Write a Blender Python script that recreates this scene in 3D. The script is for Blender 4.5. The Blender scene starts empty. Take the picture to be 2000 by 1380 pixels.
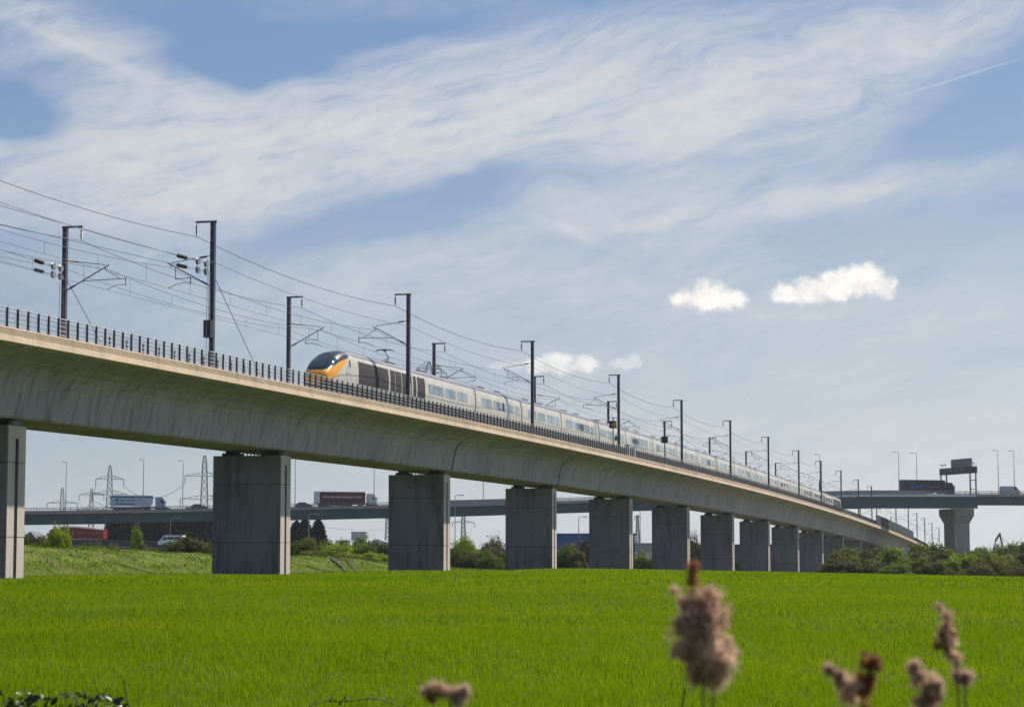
import bpy, math, random
import numpy as np
from mathutils import Vector, Matrix

random.seed(7)
rng = np.random.default_rng(11)
scene = bpy.context.scene
col = scene.collection

# ------------------------------------------------------------------ camera
F_PX, HORIZON_Y, CAM_Z = 4300.0, 1095.0, 2.3
PITCH = math.atan((HORIZON_Y - 690.0) / F_PX)
cam_data = bpy.data.cameras.new('camera')
cam = bpy.data.objects.new('camera', cam_data)
col.objects.link(cam)
cam.location = (0, 0, CAM_Z)
cam.rotation_euler = (math.radians(90) + PITCH, 0, 0)
cam_data.sensor_width = 36.0
cam_data.lens = 36.0 * F_PX / 2000.0
cam_data.clip_start = 0.1
cam_data.clip_end = 20000
cam_data.dof.use_dof = True
cam_data.dof.focus_distance = 190
cam_data.dof.aperture_fstop = 6.0
scene.camera = cam

# ------------------------------------------------------------------ track frame: t along the line, o towards the camera
ALPHA = math.atan(1130.0 * math.cos(PITCH) / F_PX)
DV = Vector((math.sin(ALPHA), math.cos(ALPHA), 0))
NV = Vector((math.cos(ALPHA), -math.sin(ALPHA), 0))
P_C = 63.34
def zr(t): return 16.35 - 2.75e-5 * (t - 265.0) ** 2
def slope(t): return -5.5e-5 * (t - 265.0)
def TP(t, o, z=0.0):
    v = DV * t + NV * (o - P_C)
    return Vector((v.x, v.y, zr(t) + z))
def pix(x, y, depth):
    """world point at pixel (x, y) whose world y is depth"""
    u, v = (x - 1000.0) / F_PX, (690.0 - y) / F_PX
    r = Vector((u, math.cos(PITCH) - v * math.sin(PITCH), math.sin(PITCH) + v * math.cos(PITCH)))
    r *= depth / r.y
    return Vector((r.x, r.y, r.z + CAM_Z))

# ------------------------------------------------------------------ sun, sky, exposure
SUN_EL = math.radians(50)
sh = NV * 0.5 + DV * 0.866
SUN_DIR = Vector((sh.x * math.cos(SUN_EL), sh.y * math.cos(SUN_EL), math.sin(SUN_EL))).normalized()
sun_data = bpy.data.lights.new('sun', 'SUN')
sun_data.energy = 4.9
sun_data.angle = math.radians(0.53)
sun_data.color = (1.0, 0.93, 0.82)
sun = bpy.data.objects.new('sun', sun_data)
col.objects.link(sun)
sun.rotation_euler = (-SUN_DIR).to_track_quat('-Z', 'Y').to_euler()
sun.location = (200, 200, 300)

world = bpy.data.worlds.new('World')
scene.world = world
world.use_nodes = True
scene.view_settings.view_transform = 'Standard'
scene.view_settings.look = 'None'
EXPOSURE = 0.45
scene.view_settings.exposure = EXPOSURE
scene.view_settings.gamma = 1.0
scene.view_settings.use_curve_mapping = False
scene.render.engine = 'CYCLES'
scene.cycles.use_denoising = True
scene.cycles.max_bounces = 4
scene.cycles.diffuse_bounces = 2
scene.cycles.glossy_bounces = 2
scene.cycles.transmission_bounces = 2
scene.cycles.transparent_max_bounces = 8
scene.cycles.use_adaptive_sampling = True
scene.cycles.adaptive_threshold = 0.02

class Ex:
    """tiny expression builder for shader math nodes"""
    def __init__(s, nt, sock): s.nt, s.k = nt, sock
    @staticmethod
    def _op(nt, op, *a):
        m = nt.nodes.new('ShaderNodeMath'); m.operation = op
        for i, v in enumerate(a):
            if isinstance(v, Ex): nt.links.new(v.k, m.inputs[i])
            else: m.inputs[i].default_value = v
        return Ex(nt, m.outputs[0])
    def __add__(s, b): return Ex._op(s.nt, 'ADD', s, b)
    __radd__ = __add__
    def __sub__(s, b): return Ex._op(s.nt, 'SUBTRACT', s, b)
    def __rsub__(s, b): return Ex._op(s.nt, 'SUBTRACT', b, s)
    def __mul__(s, b): return Ex._op(s.nt, 'MULTIPLY', s, b)
    __rmul__ = __mul__
    def __truediv__(s, b): return Ex._op(s.nt, 'DIVIDE', s, b)
    def f(s, op, *a): return Ex._op(s.nt, op, s, *a)
    def clamp(s): return s.f('MAXIMUM', 0.0).f('MINIMUM', 1.0)
    def sstep(s, a, b):
        m = s.nt.nodes.new('ShaderNodeMapRange'); m.interpolation_type = 'SMOOTHSTEP'
        s.nt.links.new(s.k, m.inputs[0])
        m.inputs[1].default_value, m.inputs[2].default_value = a, b
        m.inputs[3].default_value, m.inputs[4].default_value = 0.0, 1.0
        return Ex(s.nt, m.outputs[0])
def combine(nt, *c):
    n = nt.nodes.new('ShaderNodeCombineXYZ')
    for i, v in enumerate(c):
        if isinstance(v, Ex): nt.links.new(v.k, n.inputs[i])
        else: n.inputs[i].default_value = v
    return n.outputs[0]
def noise(nt, vec, scale, detail=5, rough=0.55, dist=0.0):
    n = nt.nodes.new('ShaderNodeTexNoise')
    n.inputs['Scale'].default_value = scale
    n.inputs['Detail'].default_value = detail
    n.inputs['Roughness'].default_value = rough
    n.inputs['Distortion'].default_value = dist
    if vec is not None: nt.links.new(vec, n.inputs['Vector'])
    return Ex(nt, n.outputs[0])
def mixcol(nt, fac, a, b):
    m = nt.nodes.new('ShaderNodeMix'); m.data_type = 'RGBA'; m.clamp_factor = True
    if isinstance(fac, Ex): nt.links.new(fac.k, m.inputs[0])
    else: m.inputs[0].default_value = fac
    for i, v in ((6, a), (7, b)):
        if isinstance(v, (tuple, list)): m.inputs[i].default_value = (*v[:3], 1)
        else: nt.links.new(v, m.inputs[i])
    return m.outputs[2]

def build_sky():
    nt = world.node_tree
    nt.nodes.clear()
    out = nt.nodes.new('ShaderNodeOutputWorld')
    bg = nt.nodes.new('ShaderNodeBackground')
    bg.inputs['Strength'].default_value = 0.06
    sky = nt.nodes.new('ShaderNodeTexSky')
    sky.sky_type = 'NISHITA'
    sky.sun_disc = False
    sky.sun_elevation = SUN_EL
    sky.sun_rotation = math.atan2(SUN_DIR.x, SUN_DIR.y)
    sky.air_density = 1.0
    sky.dust_density = 0.6
    sky.ozone_density = 1.6
    tc = nt.nodes.new('ShaderNodeTexCoord')
    sep = nt.nodes.new('ShaderNodeSeparateXYZ')
    nt.links.new(tc.outputs['Generated'], sep.inputs[0])
    X, Y, Z = (Ex(nt, sep.outputs[i]) for i in range(3))
    az = X.f('ARCTAN2', Y)                       # azimuth from the view axis, radians
    el = Z.f('ARCSINE')
    # domain warp
    w1 = noise(nt, combine(nt, az * 6.0, el * 9.0, 3.1), 1.0, 4, 0.55) - 0.5
    w2 = noise(nt, combine(nt, az * 6.0, el * 9.0, 11.7), 1.0, 4, 0.55) - 0.5
    a2 = az + w1 * 0.11
    e2 = el + w2 * 0.055
    def A(x): return math.atan((x - 1000) / F_PX)
    def E_(y): return math.atan((HORIZON_Y - y) / F_PX)
    def blob(x, y, rx, ry, rot, amp, a=None, e=None):
        a = a2 if a is None else a; e = e2 if e is None else e
        da, de = a - A(x), e - E_(y)
        c, s_ = math.cos(math.radians(rot)), math.sin(math.radians(rot))
        p = (da * c + de * s_) * (F_PX / rx)
        q = (de * c - da * s_) * (F_PX / ry)
        g = (p * p + q * q) * -1.0
        return g.f('EXPONENT') * amp
    # cirrus sheets: places where the sheet is thick, and holes
    sheet = (blob(560, 255, 560, 110, 8, 0.74) + blob(150, 320, 330, 110, -12, 0.60) + blob(1080, 200, 430, 120, 9, 0.58)
             + blob(1400, 260, 420, 130, 4, 0.42) + blob(1650, 130, 420, 62, 20, 0.50) + blob(1500, 385, 270, 30, 7, 0.62)
             + blob(130, 100, 340, 62, -18, 0.52) + blob(900, 60, 640, 44, 3, 0.30) + blob(1900, 40, 300, 45, 10, 0.42)
             + blob(300, 405, 330, 45, 8, 0.48) + blob(900, 480, 300, 45, 6, 0.20) + blob(1260, 540, 700, 80, 2, 0.20)
             + blob(1800, 330, 260, 40, 8, 0.25) + blob(1850, 620, 380, 60, -3, 0.30) + blob(700, 560, 400, 50, 4, 0.22) + blob(1150, 420, 330, 30, -8, 0.25))
    hole = (blob(480, 95, 170, 42, 6, 0.95) + blob(15, 250, 105, 48, -14, 1.1) + blob(1890, 230, 200, 60, 15, 0.5)
            + blob(820, 415, 260, 42, 12, 0.6) + blob(1020, 345, 120, 34, 6, 0.4) + blob(620, 20, 300, 30, 0, 0.3))
    # elsewhere in the sky the same kind of streaky sheet goes on
    s1 = noise(nt, combine(nt, az * 3.0 - el * 4.0, el * 11.0 + az * 1.5, 0.4), 1.3, 5, 0.6)
    wide = s1.sstep(0.40, 0.75) * 0.25
    fine = noise(nt, combine(nt, a2 * 16.0 + e2 * 10.0, e2 * 85.0 - a2 * 26.0, 1.9), 1.0, 9, 0.66)
    fine2 = noise(nt, combine(nt, a2 * 70.0 + e2 * 30.0, e2 * 190.0 - a2 * 55.0, 5.9), 1.0, 8, 0.68)
    body = (sheet + wide - hole).f('MAXIMUM', 0.0)
    fs, f2s = fine.sstep(0.28, 0.72), fine2.sstep(0.28, 0.72)
    dens = body * (fs * 0.95 + f2s * 0.45 + 0.22)
    # thin contrails
    def trail(x0, y0, x1, y1, wpx, amp):
        ang = math.degrees(math.atan2(-(y1 - y0), x1 - x0))
        L = math.hypot(x1 - x0, y1 - y0)
        wob_a, wob_e = az + w1 * 0.006, el + w2 * 0.004
        return blob((x0 + x1) / 2, (y0 + y1) / 2, L * 0.5, wpx, ang, amp, wob_a, wob_e)
    dens = dens + (trail(0, 50, 310, 165, 11, 0.42) + trail(1795, 182, 1990, 132, 2.2, 0.38) + trail(420, 425, 800, 300, 14, 0.25)
                   + trail(240, 528, 310, 490, 7, 0.25) + trail(1050, 420, 1185, 474, 9, 0.40)) * (fine2 + 0.45)
    # low veil of milky air over the lowest degrees
    veil = el.sstep(math.radians(14.0), math.radians(-2.0)) * 0.80
    veil = veil * (fs * 0.35 + 0.78)
    dens = 1.0 - ((dens * -1.25).f('EXPONENT'))
    dens = dens.clamp()
    # cumulus: flat base, ragged top
    n1 = noise(nt, combine(nt, az * 120.0, el * 150.0, 2.7), 1.0, 9, 0.57) - 0.5
    def cumulus(puffs, base, amp=1.0):
        d = None
        for x, y, rx, ry in puffs:
            da, de = (az - A(x)) * (F_PX / rx), (el - E_(y)) * (F_PX / ry)
            q = 1.0 - (da * da + de * de).f('SQRT')
            d = q if d is None else d.f('MAXIMUM', q)
        flat = (el - E_(base)) * (F_PX / 34.0)          # flat base
        d = d.f('MINIMUM', flat)
        return (d + n1 * 1.35).sstep(-0.02, 0.58) * amp
    cum = cumulus([(1350, 586, 42, 30), (1385, 580, 52, 40), (1425, 588, 40, 30)], 612)
    for c in (cumulus([(1540, 576, 44, 22), (1590, 572, 56, 32), (1640, 562, 56, 40), (1690, 556, 54, 40), (1730, 568, 34, 28)], 603),
              cumulus([(1055, 714, 40, 18), (1095, 708, 48, 26), (1138, 712, 42, 24)], 738, 0.75), cumulus([(990, 716, 50, 14)], 738, 0.3),
              cumulus([(1218, 712, 26, 15), (1240, 706, 24, 17)], 728, 0.4)):
        cum = cum.f('MAXIMUM', c)
    k = 1.0 / bg.inputs['Strength'].default_value / 2.0 ** EXPOSURE
    deep = mixcol(nt, 0.55, sky.outputs[0], (0.150 * k, 0.275 * k, 0.545 * k))
    milky = mixcol(nt, az.sstep(-0.5, 0.5), (0.36 * k, 0.44 * k, 0.47 * k), (0.74 * k, 0.775 * k, 0.755 * k))
    c1 = mixcol(nt, dens, mixcol(nt, veil.clamp(), deep, milky), (0.71 * k, 0.72 * k, 0.72 * k))
    puff = mixcol(nt, (n1 + 0.5).sstep(0.30, 0.62), (0.80 * k, 0.795 * k, 0.79 * k), (1.04 * k, 1.0 * k, 0.95 * k))
    c2 = mixcol(nt, cum, c1, puff)
    nt.links.new(c2, bg.inputs['Color'])
    nt.links.new(bg.outputs[0], out.inputs[0])
build_sky()

# ------------------------------------------------------------------ materials
MATS = {}
def mat(name, color, rough=0.7, var=0.0, scale=1.0, bump=0.0, bscale=None, metal=0.0, color2=None, stretch=(1, 1, 1),
        spec=0.5, coat=0.0, transl=None, rand=0.0):
    m = bpy.data.materials.new(name); m.use_nodes = True
    nt = m.node_tree
    b = nt.nodes['Principled BSDF']
    b.inputs['Roughness'].default_value = rough
    b.inputs['Metallic'].default_value = metal
    b.inputs['Specular IOR Level'].default_value = spec
    if coat: b.inputs['Coat Weight'].default_value = coat
    csock = None
    if var or color2:
        g = nt.nodes.new('ShaderNodeNewGeometry')
        mp = nt.nodes.new('ShaderNodeMapping'); mp.inputs['Scale'].default_value = stretch
        nt.links.new(g.outputs['Position'], mp.inputs[0])
        n = noise(nt, mp.outputs[0], scale, 6, 0.62)
        c2 = color2 or tuple(c * (1 - var) for c in color)
        c1 = color if color2 else tuple(min(1, c * (1 + var)) for c in color)
        csock = mixcol(nt, n.sstep(0.3, 0.7), c2, c1)
    if rand:
        oi = nt.nodes.new('ShaderNodeObjectInfo')
        hsv = nt.nodes.new('ShaderNodeHueSaturation')
        r = Ex(nt, oi.outputs['Random'])
        nt.links.new(((r - 0.5) * (0.10 * rand) + 0.5).k, hsv.inputs['Hue'])
        nt.links.new(((r * 7.31).f('FRACT') * (0.7 * rand) + (1 - 0.35 * rand)).k, hsv.inputs['Value'])
        if csock: nt.links.new(csock, hsv.inputs['Color'])
        else: hsv.inputs['Color'].default_value = (*color, 1)
        csock = hsv.outputs[0]
    if csock: nt.links.new(csock, b.inputs['Base Color'])
    else: b.inputs['Base Color'].default_value = (*color, 1)
    if bump:
        g = nt.nodes.new('ShaderNodeNewGeometry')
        n = noise(nt, g.outputs['Position'], bscale or scale * 6, 5, 0.6)
        bp = nt.nodes.new('ShaderNodeBump'); bp.inputs['Strength'].default_value = bump; bp.inputs['Distance'].default_value = 0.05
        nt.links.new(n.k, bp.inputs['Height']); nt.links.new(bp.outputs[0], b.inputs['Normal'])
    if transl:
        tr = nt.nodes.new('ShaderNodeBsdfTranslucent')
        if csock:
            mx = nt.nodes.new('ShaderNodeMix'); mx.data_type = 'RGBA'; mx.blend_type = 'MULTIPLY'; mx.inputs[0].default_value = 1
            nt.links.new(csock, mx.inputs[6]); mx.inputs[7].default_value = (*transl[1], 1)
            nt.links.new(mx.outputs[2], tr.inputs['Color'])
        else: tr.inputs['Color'].default_value = (*[c * d for c, d in zip(color, transl[1])], 1)
        ms = nt.nodes.new('ShaderNodeMixShader'); ms.inputs[0].default_value = transl[0]
        nt.links.new(b.outputs[0], ms.inputs[1]); nt.links.new(tr.outputs[0], ms.inputs[2])
        nt.links.new(ms.outputs[0], nt.nodes['Material Output'].inputs[0])
    MATS[name] = m
    return m

def concrete(name, base, stain, streak=0.5, bump=0.25):
    m = bpy.data.materials.new(name); m.use_nodes = True
    nt = m.node_tree; b = nt.nodes['Principled BSDF']
    b.inputs['Roughness'].default_value = 0.85; b.inputs['Specular IOR Level'].default_value = 0.25
    g = nt.nodes.new('ShaderNodeNewGeometry')
    mp = nt.nodes.new('ShaderNodeMapping'); mp.inputs['Scale'].default_value = (1.3, 1.3, 0.16)
    nt.links.new(g.outputs['Position'], mp.inputs[0])
    big = noise(nt, g.outputs['Position'], 0.14, 5, 0.6).sstep(0.32, 0.7)
    st = noise(nt, mp.outputs[0], 1.0, 6, 0.65).sstep(0.45, 0.72)
    sm = noise(nt, g.outputs['Position'], 3.0, 6, 0.7)
    c = mixcol(nt, big * 0.55, base, stain)
    c = mixcol(nt, st * streak, c, tuple(x * 0.55 for x in stain))
    c = mixcol(nt, sm.sstep(0.55, 0.8) * 0.35, c, tuple(min(1, x * 1.3) for x in base))
    nt.links.new(c, b.inputs['Base Color'])
    bp = nt.nodes.new('ShaderNodeBump'); bp.inputs['Strength'].default_value = bump; bp.inputs['Distance'].default_value = 0.04
    nt.links.new(sm.k, bp.inputs['Height']); nt.links.new(bp.outputs[0], b.inputs['Normal'])
    MATS[name] = m
    return m

concrete('deck_concrete', (0.46, 0.43, 0.47), (0.27, 0.255, 0.285), 0.7)
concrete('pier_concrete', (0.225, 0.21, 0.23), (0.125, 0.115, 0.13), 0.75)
concrete('pier_concrete_sunlit', (0.60, 0.53, 0.45), (0.48, 0.42, 0.36), 0.25)  # lighter copy of the pier concrete, sunlight put into its colour
concrete('parapet_concrete', (0.72, 0.56, 0.42), (0.54, 0.41, 0.30), 0.4, 0.5)
concrete('bridge_concrete', (0.33, 0.33, 0.34), (0.24, 0.24, 0.25), 0.4)
mat('ballast', (0.2, 0.19, 0.18), 0.95, 0.4, 8, 0.6)
mat('steel_dark', (0.035, 0.035, 0.05), 0.55, 0.2, 3)
mat('mast_steel', (0.075, 0.072, 0.105), 0.5, 0.2, 1.5)
mat('galvanised', (0.30, 0.31, 0.33), 0.5, 0.15, 3, metal=0.4)
mat('post_black', (0.018, 0.018, 0.026), 0.5, 0.2, 3)
mat('rail_grey', (0.34, 0.35, 0.37), 0.55, 0.1, 3)
mat('wire', (0.05, 0.05, 0.06), 0.5)
mat('insulator_brown', (0.02, 0.016, 0.02), 0.35)
mat('bearing_dark', (0.02, 0.02, 0.026), 0.7, 0.2, 3)
mat('joint_black', (0.008, 0.008, 0.01), 0.9)
mat('train_white', (0.56, 0.53, 0.465), 0.42, 0.10, 0.6, coat=0.1)
mat('train_roof', (0.10, 0.10, 0.15), 0.6, 0.2, 1.5)
mat('train_yellow', (0.86, 0.36, 0.012), 0.4, 0.05, 2, coat=0.2)
mat('train_navy', (0.014, 0.010, 0.024), 0.32, 0.1, 2, coat=0.15)
mat('train_grey_panel', (0.022, 0.017, 0.022), 0.7, 0.15, 3)
mat('train_underframe', (0.045, 0.042, 0.046), 0.8, 0.3, 3)
mat('train_gap', (0.05, 0.032, 0.03), 0.8)
mat('logo_grey', (0.40, 0.43, 0.45), 0.5)
mat('screen_glass', (0.012, 0.03, 0.035), 0.06, spec=0.8)
mat('window_glass', (0.20, 0.26, 0.30), 0.07, 0.45, 0.35, spec=1.0)
mat('window_frame', (0.50, 0.52, 0.50), 0.5)
mat('lamp_glass', (0.6, 0.58, 0.5), 0.2)
mat('marker_blue', (0.012, 0.016, 0.05), 0.45)
mat('marker_yellow', (0.42, 0.24, 0.03), 0.5)
mat('cabinet_grey', (0.48, 0.49, 0.48), 0.6, 0.1, 3)
mat('noise_panel', (0.055, 0.075, 0.09), 0.7, 0.25, 1.2)
mat('girder_teal', (0.035, 0.085, 0.10), 0.55, 0.2, 0.3)
mat('asphalt', (0.05, 0.05, 0.052), 0.9, 0.2, 2)
mat('barrier_metal', (0.23, 0.22, 0.23), 0.55, 0.15, 2, metal=0.2)
mat('sign_back', (0.13, 0.15, 0.18), 0.5, 0.1, 2)
mat('gantry_navy', (0.025, 0.024, 0.045), 0.5)
mat('lamp_steel', (0.33, 0.34, 0.35), 0.5, metal=0.3)
mat('lorry_maroon', (0.13, 0.009, 0.028), 0.45)
mat('lorry_red', (0.24, 0.010, 0.016), 0.5)
mat('roof_pink', (0.75, 0.38, 0.36), 0.5)
mat('lorry_white', (0.62, 0.66, 0.72), 0.4)
mat('tipper_pale', (0.40, 0.50, 0.64), 0.45, 0.08, 1)
mat('lorry_navy', (0.012, 0.012, 0.04), 0.4)
mat('cab_blue', (0.22, 0.32, 0.46), 0.4)
mat('deep_blue', (0.03, 0.045, 0.20), 0.5)
mat('print_white', (0.78, 0.74, 0.78), 0.6)
mat('print_yellow', (0.55, 0.33, 0.05), 0.6)
mat('print_blue', (0.05, 0.09, 0.42), 0.6)
mat('print_teal', (0.10, 0.20, 0.25), 0.6)
mat('tyre', (0.018, 0.018, 0.02), 0.85)
mat('chassis', (0.03, 0.03, 0.036), 0.7)
mat('van_white', (0.72, 0.76, 0.82), 0.35, coat=0.3)
mat('van_grey', (0.36, 0.40, 0.47), 0.35, coat=0.3)
mat('car_dark', (0.022, 0.018, 0.028), 0.3, coat=0.4)
mat('car_glass', (0.02, 0.028, 0.035), 0.08)
mat('warehouse_blue', (0.05, 0.11, 0.36), 0.6, 0.1, 0.3)
mat('warehouse_pale', (0.45, 0.51, 0.58), 0.6, 0.08, 0.3)
mat('block_grey', (0.33, 0.37, 0.43), 0.7, 0.06, 0.2)
mat('roof_slate', (0.10, 0.11, 0.13), 0.8, 0.2, 0.6)
mat('pylon_steel', (0.13, 0.14, 0.16), 0.6)
mat('arm_brown', (0.16, 0.12, 0.10), 0.6)
mat('bark', (0.10, 0.075, 0.055), 0.9, 0.3, 5)
mat('leaf', (0.125, 0.165, 0.030), 0.7, 0.35, 0.9, spec=0.15, transl=(0.35, (1.2, 1.15, 0.7)), rand=0.8)
mat('leaf_bright', (0.20, 0.27, 0.025), 0.7, 0.25, 0.9, spec=0.15, transl=(0.4, (1.2, 1.15, 0.6)), rand=0.4)
mat('leaf_olive', (0.115, 0.115, 0.040), 0.8, 0.3, 0.8, spec=0.1, transl=(0.3, (1.1, 1.1, 0.8)), rand=0.7)
mat('bank_blade', (0.115, 0.215, 0.012), 0.8, 0.35, 0.25, spec=0.1, transl=(0.35, (1.1, 1.1, 0.7)))
mat('bank_dry', (0.15, 0.125, 0.06), 0.8, 0.3, 0.3, spec=0.1, transl=(0.3, (1, 1, 1)))
mat('twig', (0.16, 0.12, 0.09), 0.9, 0.3, 0.8, spec=0.1, rand=0.5)
mat('needle', (0.011, 0.016, 0.017), 0.9, 0.4, 0.6, spec=0.05, rand=0.3)
mat('bare_soil', (0.032, 0.026, 0.018), 0.95, 0.4, 1.2, 0.5)
mat('bramble_leaf', (0.030, 0.055, 0.012), 0.38, color2=(0.012, 0.018, 0.008), scale=9, transl=(0.2, (1.2, 1.2, 0.6)))
mat('reed_plume', (0.92, 0.68, 0.51), 0.95, color2=(0.36, 0.21, 0.165), scale=13, spec=0.1, transl=(0.5, (1, 1, 1)))
mat('reed_brown', (0.50, 0.25, 0.11), 0.9, color2=(0.18, 0.075, 0.05), scale=22, spec=0.1, transl=(0.5, (1, 1, 1)))
mat('reed_stem', (0.20, 0.15, 0.06), 0.8)
mat('dry_stalk', (0.012, 0.012, 0.008), 0.8)

def mesh_fence_material():
    m = bpy.data.materials.new('wire_mesh'); m.use_nodes = True
    nt = m.node_tree; b = nt.nodes['Principled BSDF']
    b.inputs['Base Color'].default_value = (0.36, 0.38, 0.42, 1); b.inputs['Roughness'].default_value = 0.7
    tr = nt.nodes.new('ShaderNodeBsdfTransparent'); ms = nt.nodes.new('ShaderNodeMixShader')
    ms.inputs[0].default_value = 0.28
    nt.links.new(tr.outputs[0], ms.inputs[1]); nt.links.new(b.outputs[0], ms.inputs[2])
    nt.links.new(ms.outputs[0], nt.nodes['Material Output'].inputs[0])
    MATS['wire_mesh'] = m
mesh_fence_material()

def ground_material():
    m = bpy.data.materials.new('ground_green'); m.use_nodes = True
    nt = m.node_tree; b = nt.nodes['Principled BSDF']
    b.inputs['Roughness'].default_value = 0.9; b.inputs['Specular IOR Level'].default_value = 0.1
    g = nt.nodes.new('ShaderNodeNewGeometry')
    sp = nt.nodes.new('ShaderNodeSeparateXYZ'); nt.links.new(g.outputs['Position'], sp.inputs[0])
    X, Y = Ex(nt, sp.outputs[0]), Ex(nt, sp.outputs[1])
    perp = (X * NV.x + Y * NV.y) * -1.0
    n1 = noise(nt, combine(nt, X * 0.05, Y * 0.05, 0.0), 1.0, 5, 0.6)
    n2 = noise(nt, combine(nt, X * 0.5, Y * 0.25, 3.0), 1.0, 6, 0.65)
    n3 = noise(nt, combine(nt, X * 6.0, Y * 3.0, 5.0), 1.0, 5, 0.7)
    crop = mixcol(nt, n1.sstep(0.35, 0.65), (0.052, 0.075, 0.010), (0.075, 0.088, 0.012))
    crop = mixcol(nt, n2.sstep(0.5, 0.8) * 0.5, crop, (0.035, 0.055, 0.008))
    crop = mixcol(nt, n3.sstep(0.45, 0.75) * 0.5, crop, (0.035, 0.042, 0.012))
    n4 = noise(nt, combine(nt, X * 0.09, Y * 0.16, 9.0), 1.0, 5, 0.7)
    crop = mixcol(nt, n4.sstep(0.66, 0.76) * 0.4, crop, (0.21, 0.20, 0.04))
    rough = mixcol(nt, n2.sstep(0.4, 0.62), (0.07, 0.105, 0.012), (0.125, 0.155, 0.018))
    rough = mixcol(nt, n4.sstep(0.52, 0.66) * 0.7, rough, (0.13, 0.10, 0.05))
    far = mixcol(nt, n1.sstep(0.4, 0.6), (0.08, 0.08, 0.04), (0.11, 0.12, 0.05))
    c = mixcol(nt, perp.sstep(69.0, 73.0), crop, rough)
    c = mixcol(nt, (perp.sstep(90.0, 100.0)).f('MAXIMUM', Y.sstep(318.0, 330.0)), c, far)
    nt.links.new(c, b.inputs['Base Color'])
    bp = nt.nodes.new('ShaderNodeBump'); bp.inputs['Strength'].default_value = 0.6; bp.inputs['Distance'].default_value = 0.12
    nt.links.new((n3 + n2).k, bp.inputs['Height']); nt.links.new(bp.outputs[0], b.inputs['Normal'])
    MATS['ground_green'] = m
ground_material()

def grass_material():
    m = bpy.data.materials.new('crop_blade'); m.use_nodes = True
    nt = m.node_tree; b = nt.nodes['Principled BSDF']
    b.inputs['Roughness'].default_value = 0.8; b.inputs['Specular IOR Level'].default_value = 0.04
    g = nt.nodes.new('ShaderNodeNewGeometry')
    n1 = noise(nt, g.outputs['Position'], 0.06, 4, 0.6)
    mp = nt.nodes.new('ShaderNodeMapping'); mp.inputs['Scale'].default_value = (0.5, 0.25, 0.3)
    nt.links.new(g.outputs['Position'], mp.inputs[0])
    n2 = noise(nt, mp.outputs[0], 1.0, 6, 0.65)
    n3 = noise(nt, g.outputs['Position'], 9.0, 3, 0.7)
    c = mixcol(nt, n1.sstep(0.35, 0.65), (0.108, 0.225, 0.004), (0.205, 0.295, 0.004))
    c = mixcol(nt, n2.sstep(0.52, 0.8) * 0.5, c, (0.055, 0.135, 0.004))
    c = mixcol(nt, n3.sstep(0.4, 0.75) * 0.4, c, (0.038, 0.09, 0.004))
    nt.links.new(c, b.inputs['Base Color'])
    n5 = noise(nt, g.outputs['Position'], 0.11, 5, 0.7)
    c = mixcol(nt, n5.sstep(0.60, 0.74) * 0.45, c, (0.22, 0.215, 0.03))
    nt.links.new(c, b.inputs['Base Color'])
    tr = nt.nodes.new('ShaderNodeBsdfTranslucent')
    nt.links.new(mixcol(nt, 0.40, c, (0.33, 0.44, 0.0)), tr.inputs['Color'])
    ms = nt.nodes.new('ShaderNodeMixShader'); ms.inputs[0].default_value = 0.5
    nt.links.new(b.outputs[0], ms.inputs[1]); nt.links.new(tr.outputs[0], ms.inputs[2])
    nt.links.new(ms.outputs[0], nt.nodes['Material Output'].inputs[0])
    MATS['crop_blade'] = m
grass_material()

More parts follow.
